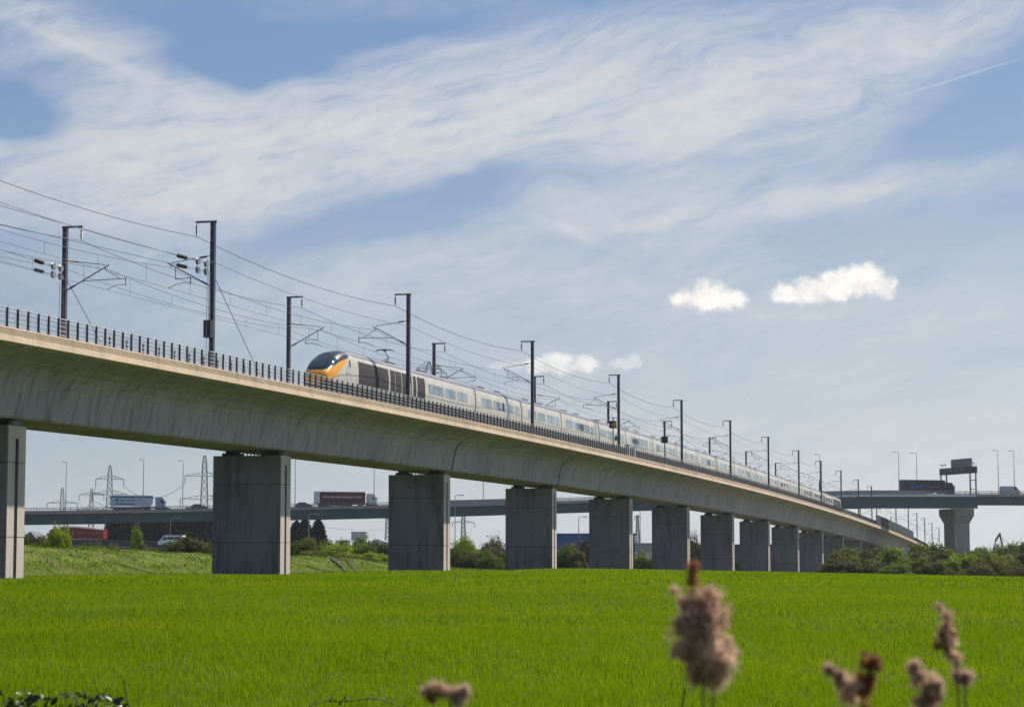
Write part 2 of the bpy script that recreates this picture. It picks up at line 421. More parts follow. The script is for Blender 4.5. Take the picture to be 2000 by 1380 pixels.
# ------------------------------------------------------------------ mesh helpers
def tag(o, label=None, cat=None, group=None, kind=None):
    if label: o['label'] = label
    if cat: o['category'] = cat
    if group: o['group'] = group
    if kind: o['kind'] = kind
    return o
def empty(name, loc, label=None, cat=None, group=None, rz=0.0):
    o = bpy.data.objects.new(name, None); col.objects.link(o)
    o.empty_display_size = 0.5
    o.location = loc; o.rotation_euler = (0, 0, rz)
    return tag(o, label, cat, group)
def place(name, mesh, parent=None, loc=(0, 0, 0), rot=(0, 0, 0), scale=(1, 1, 1)):
    o = bpy.data.objects.new(name, mesh); col.objects.link(o)
    o.parent = parent; o.location = loc; o.rotation_euler = rot; o.scale = scale
    return o
class MB:
    def __init__(s): s.v, s.f, s.m, s.cur = [], [], [], 0
    def mat(s, i): s.cur = i; return s
    def add(s, vs, fs):
        k = len(s.v); s.v += [tuple(p) for p in vs]
        s.f += [tuple(i + k for i in f) for f in fs]; s.m += [s.cur] * len(fs)
        return s
    def box(s, x0, x1, y0, y1, z0, z1):
        return s.add([(x0, y0, z0), (x1, y0, z0), (x1, y1, z0), (x0, y1, z0), (x0, y0, z1), (x1, y0, z1), (x1, y1, z1), (x0, y1, z1)],
                     [(3, 2, 1, 0), (4, 5, 6, 7), (0, 1, 5, 4), (1, 2, 6, 5), (2, 3, 7, 6), (3, 0, 4, 7)])
    def bar(s, a, b, w, h=None, up=(0, 0, 1)):
        """rectangular bar from a to b"""
        a, b = Vector(a), Vector(b); h = h or w
        d = (b - a).normalized(); u = Vector(up)
        if abs(d.dot(u)) > 0.98: u = Vector((1, 0, 0))
        r = d.cross(u).normalized(); u = r.cross(d)
        c = [r * (sx * w / 2) + u * (sy * h / 2) for sx, sy in ((-1, -1), (1, -1), (1, 1), (-1, 1))]
        return s.add([a + q for q in c] + [b + q for q in c],
                     [(3, 2, 1, 0), (4, 5, 6, 7), (0, 1, 5, 4), (1, 2, 6, 5), (2, 3, 7, 6), (3, 0, 4, 7)])
    def tube(s, pts, r, n=6, r1=None, caps=True):
        pts = [Vector(p) for p in pts]; k = len(pts)
        vs = []
        for i, p in enumerate(pts):
            d = (pts[min(i + 1, k - 1)] - pts[max(i - 1, 0)]).normalized()
            u = Vector((0, 0, 1)) if abs(d.z) < 0.95 else Vector((1, 0, 0))
            a = d.cross(u).normalized(); b = a.cross(d)
            rr = r if r1 is None else r + (r1 - r) * i / (k - 1)
            vs += [p + (a * math.cos(2 * math.pi * j / n) + b * math.sin(2 * math.pi * j / n)) * rr for j in range(n)]
        fs = [(i * n + j, i * n + (j + 1) % n, (i + 1) * n + (j + 1) % n, (i + 1) * n + j) for i in range(k - 1) for j in range(n)]
        if caps: fs += [tuple(range(n))[::-1], tuple((k - 1) * n + j for j in range(n))]
        return s.add(vs, fs)
    def lathe(s, axis_pts, radii, n=10):
        pts = [Vector(p) for p in axis_pts]; k = len(pts)
        d = (pts[-1] - pts[0]).normalized()
        u = Vector((0, 0, 1)) if abs(d.z) < 0.95 else Vector((1, 0, 0))
        a = d.cross(u).normalized(); b = a.cross(d)
        vs = [p + (a * math.cos(2 * math.pi * j / n) + b * math.sin(2 * math.pi * j / n)) * r for p, r in zip(pts, radii) for j in range(n)]
        fs = [(i * n + j, i * n + (j + 1) % n, (i + 1) * n + (j + 1) % n, (i + 1) * n + j) for i in range(k - 1) for j in range(n)]
        fs += [tuple(range(n))[::-1], tuple((k - 1) * n + j for j in range(n))]
        return s.add(vs, fs)
    def prism(s, poly, axis, a, b):
        """extrude polygon (2D) along axis (0,1,2) from a to b"""
        n = len(poly)
        def mk(p, q):
            c = [0, 0, 0]; o = [i for i in range(3) if i != axis]
            c[axis] = q; c[o[0]], c[o[1]] = p; return tuple(c)
        return s.add([mk(p, a) for p in poly] + [mk(p, b) for p in poly],
                     [tuple(range(n))[::-1], tuple(range(n, 2 * n))] + [(i, (i + 1) % n, n + (i + 1) % n, n + i) for i in range(n)])
    def mesh(s, name, mats, smooth=False, origin=(0, 0, 0)):
        me = bpy.data.meshes.new(name)
        v = np.array(s.v, dtype=np.float64) - np.array(origin, dtype=np.float64)
        me.from_pydata(v.tolist(), [], s.f)
        if isinstance(mats, str): mats = [mats]
        for q in mats: me.materials.append(MATS[q])
        me.polygons.foreach_set('material_index', s.m)
        if smooth: me.polygons.foreach_set('use_smooth', [True] * len(s.f))
        me.update()
        return me
    def build(s, name, mats, parent=None, smooth=False, origin=None, loc=(0, 0, 0)):
        if origin is None: origin = parent.location if parent is not None and parent.get('_abs') else (0, 0, 0)
        return place(name, s.mesh(name, mats, smooth, origin), parent, loc)
def abs_empty(name, loc, *a, **k):
    """an Empty whose parts are given in world coordinates"""
    o = empty(name, loc, *a, **k); o['_abs'] = 1
    return o
def copy_tree(o, parent=None):
    c = o.copy(); col.objects.link(c); c.parent = parent
    for ch in o.children: copy_tree(ch, c)
    return c
ORD = ['first', 'second', 'third', 'fourth', 'fifth', 'sixth', 'seventh', 'eighth', 'ninth', 'tenth', 'eleventh', 'twelfth',
       'thirteenth', 'fourteenth', 'fifteenth', 'sixteenth', 'seventeenth', 'eighteenth', 'nineteenth', 'twentieth']
def np_mesh(name, verts, nper, mats, midx=None):
    """mesh from an (N*nper,3) array of separate polygons with nper corners each"""
    me = bpy.data.meshes.new(name)
    nv = len(verts); nf = nv // nper
    me.vertices.add(nv); me.vertices.foreach_set('co', np.asarray(verts, dtype=np.float32).ravel())
    me.loops.add(nv); me.loops.foreach_set('vertex_index', np.arange(nv, dtype=np.int32))
    me.polygons.add(nf)
    me.polygons.foreach_set('loop_start', np.arange(0, nv, nper, dtype=np.int32))
    me.polygons.foreach_set('loop_total', np.full(nf, nper, dtype=np.int32))
    for q in ([mats] if isinstance(mats, str) else mats): me.materials.append(MATS[q])
    if midx is not None: me.polygons.foreach_set('material_index', np.asarray(midx, dtype=np.int32))
    me.update(); me.validate()
    return me

# ------------------------------------------------------------------ terrain
def ss(a, b, x): 
    q = np.clip((x - a) / (b - a), 0, 1); return q * q * (3 - 2 * q)
def ground_h(x, y):
    x = np.asarray(x, dtype=float); y = np.asarray(y, dtype=float)
    perp = -(x * NV.x + y * NV.y); t = x * DV.x + y * DV.y
    h = 1.25 * ss(30, 140, y) - np.clip(y - 255, 0, 290) * 0.0072 - ss(10, 66, x) * 1.0 * ss(80, 250, y)
    h = h + 0.05 * np.sin(x * 0.21 + y * 0.05) + 0.04 * np.sin(y * 0.13 - x * 0.07)
    h = h - 0.65 * ss(61.5, 65.5, perp) * (1 - ss(74, 79, perp)) * ss(60, 100, t)
    ridge = np.clip(1.95 - (t - 180) * 0.011, 0, 2.2) * ss(300, 240, t)
    bumps = 0.14 * np.sin(t * 0.55 + np.sin(perp * .8)) + 0.10 * np.sin(t * 1.3 + perp)
    h = h + (ridge + bumps * (ridge > 0.05)) * ss(73, 84, perp) * (1 - 0.75 * ss(88, 100, perp))
    return h
def gh(x, y): return float(ground_h(x, y))

def build_ground():
    xs = np.concatenate([[-6000, -3000, -1500, -800, -400, -250, -180], np.arange(-130, 150.1, 2.5), [180, 250, 400, 800, 1500, 3000, 6000]])
    ys = np.concatenate([[-400, -100, -40], np.arange(-10, 420.1, 2.5), [450, 500, 560, 640, 760, 900, 1200, 1800, 3000, 5000, 9000]])
    gx, gy = np.meshgrid(xs, ys)
    gz = ground_h(gx, gy)
    v = np.stack([gx, gy, gz], -1).reshape(-1, 3)
    nx, ny = len(xs), len(ys)
    f = [(j * nx + i, j * nx + i + 1, (j + 1) * nx + i + 1, (j + 1) * nx + i) for j in range(ny - 1) for i in range(nx - 1)]
    me = bpy.data.meshes.new('ground'); me.from_pydata(v.tolist(), [], f)
    me.materials.append(MATS['ground_green']); me.polygons.foreach_set('use_smooth', [True] * len(f))
    o = place('ground', me); tag(o, kind='structure', label='flat green field and rough grass running back to the horizon')
build_ground()

def build_crop():
    parts = []
    def zone(y0, y1, dens, h, w, lean):
        # frustum of the view with a margin on both sides
        n_try = int(dens * (y1 - y0) * (0.52 * y1 + 8))
        y = rng.uniform(y0, y1, n_try); half = 0.25 * y + 4
        x = rng.uniform(-1, 1, n_try) * (0.25 * y1 + 4)
        k = np.abs(x) < half; x, y = x[k], y[k]
        perp = -(x * NV.x + y * NV.y)
        k = (perp < 78) & (y < 312); x, y = x[k], y[k]
        cl = 0.5 + 0.5 * np.sin(x * 1.7 + np.sin(y * .9) * 2) * np.sin(y * 1.1 + np.sin(x * 1.3) * 2)
        k = rng.uniform(0, 1, len(x)) < 0.55 + 0.45 * cl; x, y, cl = x[k], y[k], cl[k]
        n = len(x); z = ground_h(x, y) - 0.01
        hh = h * rng.uniform(0.55, 1.15, n) * (0.8 + 0.35 * cl); ww = w * rng.uniform(0.6, 1.3, n)
        a = rng.uniform(0, 2 * np.pi, n); la = rng.uniform(0, 2 * np.pi, n); lm = rng.uniform(0, lean, n) * hh
        b = np.stack([x, y, z], -1)
        e = np.stack([np.cos(a) * ww / 2, np.sin(a) * ww / 2, np.zeros(n)], -1)
        tip = b + np.stack([np.cos(la) * lm, np.sin(la) * lm, hh], -1)
        parts.append(np.stack([b - e, b + e, tip], 1).reshape(-1, 3))
    zone(22, 42, 460, 0.15, 0.015, 0.7)
    zone(42, 64, 300, 0.15, 0.021, 0.7)
    zone(64, 110, 110, 0.15, 0.036, 0.7)
    zone(110, 190, 26, 0.17, 0.09, 0.7)
    zone(190, 312, 9, 0.18, 0.16, 0.7)
    v = np.concatenate(parts)
    o = place('grass', np_mesh('grass', v, 3, 'crop_blade'))
    tag(o, 'young bright green crop covering the whole field', 'grass', kind='stuff')
build_crop()

def build_bank_grass():
    n = 60000
    t = rng.uniform(60, 330, n); pp = rng.uniform(70, 92, n)
    x = DV.x * t - NV.x * pp; y = DV.y * t - NV.y * pp
    k = (y > 60); x, y = x[k], y[k]; n = len(x)
    cl = 0.5 + 0.5 * np.sin(x * .6 + np.sin(y * .4) * 2) * np.sin(y * .45 + np.sin(x * .7) * 2)
    h = (0.10 + 0.20 * cl) * rng.uniform(.5, 1.1, n); w = rng.uniform(.06, .14, n)
    a = rng.uniform(0, 6.283, n); la = rng.uniform(0, 6.283, n)
    b = np.stack([x, y, ground_h(x, y) - .02], -1)
    e = np.stack([np.cos(a) * w / 2, np.sin(a) * w / 2, 0 * a], -1)
    tip = b + np.stack([np.cos(la) * h * .5, np.sin(la) * h * .5, h], -1)
    o = place('bank_grass', np_mesh('bank_grass', np.stack([b - e, b + e, tip], 1).reshape(-1, 3), 3, ['bank_blade', 'bank_dry'],
              (rng.uniform(0, 1, n) > 0.86).astype(int)))
    tag(o, 'rough tussocky grass on the low bank behind the viaduct', 'grass', kind='stuff')
build_bank_grass()

def soil_track(x0, x1, p0, p1, w, seed):
    r = np.random.default_rng(seed); n = 26; vs = []
    for i in range(n + 1):
        u = i / n; tanx = (x0 + (x1 - x0) * u - 1000) / F_PX; pp = p0 + (p1 - p0) * u
        y = pp / (-tanx * NV.x - NV.y); x = tanx * y
        ww = w * (0.35 + 0.65 * math.sin(math.pi * u)) * r.uniform(.5, 1.2)
        for q in (-1, 1):
            xx, yy = x + q * ww * DV.x + r.normal() * .05, y + q * ww * DV.y
            vs.append((xx, yy, gh(xx, yy) + 0.14))
    MBv = MB(); MBv.add(vs, [(2 * i, 2 * i + 1, 2 * i + 3, 2 * i + 2) for i in range(n)])
    tag(MBv.build('soil_track', 'bare_soil'), kind='structure')
soil_track(628, 684, 85, 74.5, 0.8, 1); soil_track(655, 696, 84, 76, 0.55, 2)

# ------------------------------------------------------------------ viaduct
T0, T1 = 92.0, 960.0
PIER_T = [117.7 + 44.85 * i for i in range(16)]         # centre of each pier along the line
viaduct = abs_empty('railway_viaduct', TP(T0, 0, -15), 'long grey concrete railway viaduct on rectangular piers crossing the green field', 'viaduct')
DECK = [(5.95, -0.75), (5.97, -1.40), (5.90, -1.50), (5.2, -1.66), (4.3, -1.92), (3.65, -2.26), (3.22, -2.68), (3.02, -3.15), (2.66, -5.03), (2.54, -5.15)]
def deck_segment(t0, t1):
    poly = DECK + [(-o, z) for o, z in reversed(DECK)]
    n = len(poly); st = max(2, int((t1 - t0) / 6) + 1)
    mb = MB(); vs = []
    for i in range(st):
        t = t0 + (t1 - t0) * i / (st - 1)
        vs += [TP(t, o, z) for o, z in poly]
    fs = [(i * n + j, (i + 1) * n + j, (i + 1) * n + (j + 1) % n, i * n + (j + 1) % n) for i in range(st - 1) for j in range(n)]
    fs += [tuple(range(n)), tuple((st - 1) * n + j for j in range(n))[::-1]]
    mb.add(vs, fs)
    o = mb.build('deck_girder', 'deck_concrete', viaduct)
    return o
JOINTS = [PIER_T[2] + 1.1, PIER_T[3] + 1.1, PIER_T[11]]
edges = [T0] + JOINTS + [T1]
for a, b in zip(edges[:-1], edges[1:]):
    deck_segment(a + 0.22, b - 0.22)
for tj in JOINTS:       # rubber seal set back inside each movement gap
    ins = [(o * 0.992, z + 0.02 if z < -1 else z - 0.03) for o, z in DECK]
    poly = ins + [(-o, z) for o, z in reversed(ins)]
    n = len(poly)
    MB().add([TP(tj - 0.21, o, z) for o, z in poly] + [TP(tj + 0.21, o, z) for o, z in poly],
             [(j, n + j, n + (j + 1) % n, (j + 1) % n) for j in range(n)]).build('movement_joint', 'joint_black', viaduct)
mb = MB()
prof = [(4.9, -0.74), (4.5, -0.28), (-4.5, -0.28), (-4.9, -0.74)]
for i in range(146):
    t = T0 + (T1 - T0) * i / 145
    mb.v += [tuple(TP(t, o, z)) for o, z in prof]
for i in range(145):
    for j in range(3): mb.f.append((i * 4 + j, (i + 1) * 4 + j, (i + 1) * 4 + j + 1, i * 4 + j + 1)); mb.m.append(0)
mb.build('ballast_bed', 'ballast', viaduct)

# parapet panels, 2.5 m long with ribbed upper face
def panel_mesh(side, L=2.482):
    pr = [(5.965, -0.60), (6.20, -0.60)]
    z = -0.63
    for i in range(4):
        pr += [(6.225, z), (6.225, z - 0.055), (6.185, z - 0.062), (6.185, z - 0.085)]
        z -= 0.095
    pr += [(6.235, z), (6.27, -1.385), (6.22, -1.42), (5.985, -1.42)]
    n = len(pr)
    m = MB()
    a = [(-L / 2, -o * side, zz) for o, zz in pr]; b = [(L / 2, -o * side, zz) for o, zz in pr]
    m.add(a + b, [(j, (j + 1) % n, n + (j + 1) % n, n + j) for j in range(n)] + [tuple(range(n))[::-1], tuple(range(n, 2 * n))])
    return m.mesh('parapet_panel', 'parapet_concrete')
ZROT = math.pi / 2 - ALPHA        # local +x along the track, local -y towards the camera
def along(t, z=0.0, o=0.0):
    p = TP(t, o, z) - viaduct.location
    return p, (0, -math.atan(slope(t)), ZROT)
pm_near, pm_far = panel_mesh(1), panel_mesh(-1)
n_pan = 0
t = 93.3
while t < 815:
    if not any(abs(t - j) < 0.0 for j in JOINTS):
        p, r = along(t); place('parapet_panel', pm_near, viaduct, p, r)
    t += 2.5
mbf = MB()
for i in range(140):
    t0 = T0 + 6 * i; q = [(-5.965, -0.60), (-6.22, -0.60), (-6.25, -1.42), (-5.985, -1.42)]
    mbf.add([TP(t0, *c) for c in q] + [TP(t0 + 5.98, *c) for c in q], [(j, (j + 1) % 4, 4 + (j + 1) % 4, 4 + j) for j in range(4)] + [(3, 2, 1, 0), (4, 5, 6, 7)])
tag(mbf.build('far_parapet', 'parapet_concrete', viaduct), kind='stuff')

# piers: three lifts with recessed joints, a groove down the end face, plinths and bearings
LX, LY = 1.16, 2.83
def pier(t):
    base = TP(t, 0); base.z = gh(base.x + NV.x * 3, base.y + NV.y * 3) - 1.3
    top = zr(t) - 5.56
    base = base - NV * 0.33
    e = empty('pier', (base.x - viaduct.location.x, base.y - viaduct.location.y, base.z - viaduct.location.z), rz=ZROT)
    e.parent = viaduct
    H = top - base.z
    cuts = [0, 1.3 + (H - 1.3) * 0.275, 1.3 + (H - 1.3) * 0.76, H]
    if H < 5: cuts = [0, H]
    def outline(g):   # plan with a shallow groove in both end faces
        w, d, gw, gd = LX - g, LY - g, 0.20, 0.22
        h = [(-w + .06, -d), (-gw, -d), (-gw, -d + gd), (gw, -d + gd), (gw, -d), (w - .06, -d), (w, -d + .06)]
        return h + [(-x, -y) for x, y in h]
    def lift(z0, z1, groove=True):
        m = MB(); pl = outline(0)
        if not groove: pl = [(-LX + .06, -LY), (LX - .06, -LY), (LX, -LY + .06), (LX, LY - .06), (LX - .06, LY), (-LX + .06, LY), (-LX, LY - .06), (-LX, -LY + .06)]
        else: pl = [pl[i] for i in range(len(pl))]; 
        if groove: pl = [(-LX, -LY + .06)] + [q for q in pl[:7]] + [(LX, LY - .06)] + [q for q in pl[7:14]]
        if groove:
            seen = []; [seen.append(q) for q in pl if q not in seen]; pl = seen
        n = len(pl)
        m.add([(x, y, z0) for x, y in pl] + [(x, y, z1) for x, y in pl],
              [tuple(range(n))[::-1], tuple(range(n, 2 * n))] + [(i, (i + 1) % n, n + (i + 1) % n, n + i) for i in range(n)])
        for i, f in enumerate(m.f):       # end faces coloured as if sunlit, broad faces darkened as if shaded
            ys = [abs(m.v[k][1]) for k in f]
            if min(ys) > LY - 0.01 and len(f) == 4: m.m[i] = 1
        return m.build('shaft_lift', ['pier_concrete', 'pier_concrete_sunlit'], e)
    for i, (a, b) in enumerate(zip(cuts[:-1], cuts[1:])):
        last = i == len(cuts) - 2
        lift(a + (0.02 if i else 0), b - (0.75 if last else 0.02))
        if last: 
            lift(b - 0.748, b, False)
        else:
            MB().box(-LX + .05, LX - .05, -LY + .05, LY - .05, b - 0.02, b + 0.02).build('lift_joint', 'joint_black', e)
    for s in (-1, 1):
        MB().box(-0.75, 0.75, s * 1.62 - 0.62, s * 1.62 + 0.62, H, H + 0.24).build('bearing_plinth', 'bearing_dark', e)
        MB().box(-0.5, 0.5, s * 1.62 - 0.42, s * 1.62 + 0.42, H + 0.24, H + 0.42).build('bearing', 'bearing_dark', e)
    m = MB()
    for k in range(6): m.box(-.04, .04, -0.8 + k * 0.3, -0.74 + k * 0.3, H, H + 0.40)
    m.build('restrainer_bars', 'bearing_dark', e)
    m = MB(); m.box(-0.55, 0.55, -LY + .03, -LY + 0.34, H, H + 0.30); m.build('end_kerb', 'pier_concrete', e)
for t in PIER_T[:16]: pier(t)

# ------------------------------------------------------------------ handrail fences on the viaduct
def fence(side, n_parts, t_end, label, spacing, t_start):
    o_f = 6.10 * side
    root = abs_empty('handrail_fence', TP(t_start, o_f, -0.6), label, 'fence')
    post = MB(); post.box(-0.018, 0.018, -0.06, 0.06, 0, 1.10); post.box(-0.055, 0.055, -0.012, 0.012, 0, 1.08); post.box(-0.08, 0.08, -0.08, 0.08, 0, 0.025)
    pm = MB(); pm.box(-0.055, 0.055, -0.05, 0.05, 0, 1.10); pm.box(-0.08, 0.08, -0.09, 0.09, 0, 0.03)
    me = pm.mesh('post', 'post_black')
    t, k = t_start, 0
    rest = MB()
    while t < t_end:
        p = TP(t, o_f, -0.6)
        if k < n_parts: place('post', me, root, p - root.location, (0, 0, ZROT))
        else:
            rest.bar(p, p + Vector((0, 0, 1.1)), 0.10, 0.10)
        t += spacing; k += 1
    if rest.v: tag(rest.build('far_posts', 'post_black', root), kind='stuff')
    n = int((t_end - t_start) / 7)
    for z in (0.12, 0.36, 0.62, 0.88, 1.07):
        m = MB(); m.tube([TP(t_start + (t_end - t_start) * i / n, o_f - 0.02 * side, -0.6 + z) for i in range(n + 1)], 0.020 if z < 1 else 0.034, 4)
        m.build('rail', 'rail_grey', root)
    m = MB()
    for i in range(n):
        a, b = t_start + (t_end - t_start) * i / n, t_start + (t_end - t_start) * (i + 1) / n
        m.add([TP(a, o_f - .05 * side, -0.56), TP(b, o_f - .05 * side, -0.56), TP(b, o_f - .05 * side, 0.26), TP(a, o_f - .05 * side, 0.26)], [(0, 1, 2, 3)])
    m.build('mesh_infill', 'wire_mesh', root)
fence(1, 290, 815, 'black post handrail fence along the near sunlit parapet of the viaduct', 1.25, 98.0)
fence(-1, 110, 640, 'black post handrail fence along the far edge of the viaduct behind the train', 2.5, 98.0)

def inner_posts():
    root = abs_empty('cable_route_posts', TP(124, 5.05, -0.74), 'row of short dark posts just behind the near handrail fence', 'fence')
    m = MB(); m.box(-0.05, 0.05, -0.045, 0.045, 0, 1.06); m.box(-0.09, 0.09, -0.09, 0.09, 0, 0.03); me = m.mesh('short_post', 'post_black')
    for i in range(140):
        place('short_post', me, root, TP(124.6 + 2.5 * i, 5.05, -0.74) - root.location, (0, 0, ZROT))
    for z in (0.35, 0.75):
        m = MB(); m.tube([TP(124.6 + 5 * i, 5.0, -0.74 + z) for i in range(71)], 0.022, 4); m.build('cable', 'post_black', root)
inner_posts()

# tracks
for nm, o_c, lab in (('railway_track', 2.25, 'steel railway track under the train on the viaduct deck'),
                     ('railway_track', -2.25, 'empty steel railway track on the far half of the viaduct deck')):
    r = abs_empty(nm, TP(T0, o_c, -0.28), lab, 'railway track')
    for s in (-0.75, 0.75):
        m = MB(); m.tube([TP(T0 + 6 * i, o_c + s, -0.08) for i in range(145)], 0.075, 4); m.build('rail', 'barrier_metal', r)
    m = MB()
    for i in range(500): 
        t = T0 + 0.6 * i * 2
        m.bar(TP(t, o_c - 1.2, -0.22), TP(t, o_c + 1.2, -0.22), 0.26, 0.2)
    tag(m.build('sleepers', 'bridge_concrete', r), kind='stuff')

# ------------------------------------------------------------------ catenary masts
MAST_H = 9.55
NEAR_T = [139.9, 184.9, 229.8, 274.9, 319.9, 365.5, 410.6, 455.0, 494.0, 535.0, 576.0, 612.0, 690, 738, 775, 812, 850, 890]
FAR_T = [139.7, 184.3, 229.5, 274.6, 319.7, 364.6, 410.1, 455.5, 500.0, 542.0, 584.0, 690, 745, 800]
def mast_parts(e, variant, detail=True):
    """local frame: +y away from the mast's own parapet, over the track; z from rail level"""
    m = MB()
    m.box(-0.16, 0.16, -0.155, -0.135, -0.7, MAST_H); m.box(-0.16, 0.16, 0.135, 0.155, -0.7, MAST_H)
    m.box(-0.012, 0.012, -0.135, 0.135, -0.7, MAST_H)
    for k in range(12):      # battens between the flanges
        z = 0.2 + k * 0.8; m.box(-0.15, -0.13, -0.135, 0.135, z, z + 0.3); m.box(0.13, 0.15, -0.135, 0.135, z, z + 0.3)
    m.box(-0.3, 0.3, -0.3, 0.3, -0.74, -0.66)
    m.build('pole', 'mast_steel', e)
    m = MB(); m.box(-0.07, 0.07, -0.25, 1.28, MAST_H, MAST_H + 0.13); m.build('top_bracket', 'mast_steel', e)
    m = MB(); m.tube([(0, 1.22, MAST_H), (0, 1.22, MAST_H - 0.2)], 0.02, 6)
    zs = np.linspace(MAST_H - 0.2, MAST_H - 0.78, 13)
    m.lathe([(0, 1.22, z) for z in zs], [0.05 if i % 2 else 0.085 for i in range(13)], 8)
    m.tube([(0, 1.22, MAST_H - 0.78), (0, 1.22, MAST_H - 0.92)], 0.025, 6)
    m.build('feeder_insulator', 'insulator_brown', e)
    def ins(p, q, a, b, nm='insulator'):
        p, q = Vector(p), Vector(q)
        k = MB(); ts = np.linspace(a, b, 11)
        k.lathe([p.lerp(q, u) for u in ts], [0.05 if i % 2 else 0.085 for i in range(11)], 8)
        k.build(nm, 'insulator_brown', e)
    tip = (0, 3.35, 6.85)
    m = MB(); m.tube([(0, 0.15, 7.25), (0, 3.05, 6.86)], 0.028, 6); m.build('stay_tube', 'steel_dark', e); ins((0, 0.15, 7.25), (0, 3.05, 6.86), 0.10, 0.27)
    m = MB(); m.tube([(0, 0.15, 5.15), tip], 0.042, 6)
    m.tube([(0, 3.1, 6.72), (0, 3.1, 6.55)], 0.03, 6); m.build('bracket_tube', 'steel_dark', e); ins((0, 0.15, 5.15), tip, 0.08, 0.20)
    m = MB()
    if variant == 0:
        m.tube([(0, 1.35, 5.78), (0, 4.7, 5.86)], 0.028, 6); m.tube([(0, 2.95, 6.62), (0, 4.2, 5.85)], 0.022, 6)
        m.tube([(0, 4.62, 5.86), (0, 4.62, 5.40)], 0.032, 6)
        m.build('registration_tube', 'steel_dark', e)
        m = MB(); m.tube([(0, 4.62, 5.40), (0, 4.2, 5.46), (0, 3.75, 5.36), (0, 3.2, 5.10)], 0.022, 6)
    else:
        m.tube([(0, 2.75, 6.5), (0, 2.75, 5.72)], 0.026, 6); m.tube([(0, 2.75, 5.72), (0, 1.6, 5.78)], 0.026, 6)
        m.tube([(0, 1.62, 5.78), (0, 1.62, 5.36)], 0.032, 6)
        m.build('registration_tube', 'steel_dark', e)
        m = MB(); m.tube([(0, 1.62, 5.36), (0, 2.1, 5.46), (0, 2.7, 5.34), (0, 3.25, 5.10)], 0.022, 6)
    m.build('steady_arm', 'steel_dark', e)
protos = {}
def mast(t, side, variant, label, group):
    rz = ZROT if side > 0 else ZROT + math.pi
    if (variant,) not in protos:
        e = empty('catenary_mast', (0, 0, 0)); mast_parts(e, variant); protos[(variant,)] = e
    else:
        e = copy_tree(protos[(variant,)])
    e.location = TP(t, 5.5 * side); e.rotation_euler = (0, 0, rz)
    tag(e, label, 'catenary mast', group)
    return e
# local +y must point over the track: for the near side that is away from the camera (-o)
for i, t in enumerate(NEAR_T):
    lab = f'dark catenary mast on the near viaduct edge, {ORD[i]} of that row from the left'
    if i == 0: lab = 'near catenary mast left of the train with a dark counterweight box'
    if i == 1: lab = 'dark catenary mast standing in front of the leading power car'
    mast(t, 1, 0 if i % 2 else 1, lab, 'masts along the near edge of the viaduct')
for i, t in enumerate(FAR_T):
    lab = f'dark catenary mast on the far viaduct edge, {ORD[i]} of that row from the left'
    if i == 0: lab = 'leftmost catenary mast, on the far edge, with a weight cage at its foot'
    if i == 1: lab = 'catenary mast on the far edge just left of the yellow train nose'
    mast(t, -1, 1 if i % 2 else 0, lab, 'masts along the far edge of the viaduct')

# overhead wires
def overhead(side, ts, label):
    o_c = 2.25 * side
    ts = [t for t in ts if t < 640]
    ts = [ts[0] - 45.0] + ts + [ts[-1] + 36, ts[-1] + 78]
    root = abs_empty('overhead_line', TP(ts[0], o_c, 5.1), label, 'overhead line')
    cont, mess = [], []
    drop = MB(); drop.tube([(0, 0, 0), (0, 0, 1)], 0.010, 4, caps=False); dme = drop.mesh('dropper', 'wire')
    for a, b in zip(ts[:-1], ts[1:]):
        for k in range(10):
            u = k / 10; t = a + (b - a) * u
            cont.append(TP(t, o_c, 5.10)); mess.append(TP(t, o_c, 6.55 - 4 * 0.75 * u * (1 - u)))
        nd = 6
        for k in range(nd):
            u = (k + 0.5) / nd; t = a + (b - a) * u
            h = 6.55 - 4 * 0.75 * u * (1 - u) - 5.10
            p = TP(t, o_c, 5.10)
            if t < 520: place('dropper', dme, root, p - root.location, (0, 0, 0), (1, 1, h))
    m = MB(); m.tube(cont, 0.016, 5); m.build('contact_wire', 'wire', root)
    m = MB(); m.tube(mess, 0.020, 5); m.build('messenger_wire', 'wire', root)
overhead(1, NEAR_T, 'thin contact and messenger wires with droppers above the near track and train')
overhead(-1, FAR_T, 'thin contact and messenger wires with droppers above the far track')
def sag_wire(name, ts, o, z, sag, r, label, cat='wire'):
    pts = []
    for a, b in zip(ts[:-1], ts[1:]):
        for k in range(10):
            u = k / 10; pts.append(TP(a + (b - a) * u, o, z - 4 * sag * u * (1 - u)))
    pts.append(TP(ts[-1], o, z))
    org = pts[0]
    m = MB(); m.tube(pts, r, 5)
    tag(m.build(name, 'wire', None, origin=org, loc=org), label, cat)
nt_ = [95.0] + [t for t in NEAR_T if t < 620]
ft_ = [95.0] + [t for t in FAR_T if t < 600]
sag_wire('feeder_wire', nt_, 5.5 - 1.22, MAST_H - 0.94, 0.7, 0.026, 'heavy feeder wire hanging under the top brackets of the near masts')
sag_wire('feeder_wire', ft_, -5.5 + 1.22, MAST_H - 0.94, 0.7, 0.024, 'feeder wire hanging under the top brackets of the far masts')
sag_wire('earth_wire', nt_, 5.5 + .17, 6.75, 0.55, 0.018, 'thin earth wire clipped to the outer faces of the near masts')
sag_wire('earth_wire', ft_, -5.5 - .17, 6.75, 0.55, 0.018, 'thin earth wire clipped to the outer faces of the far masts')

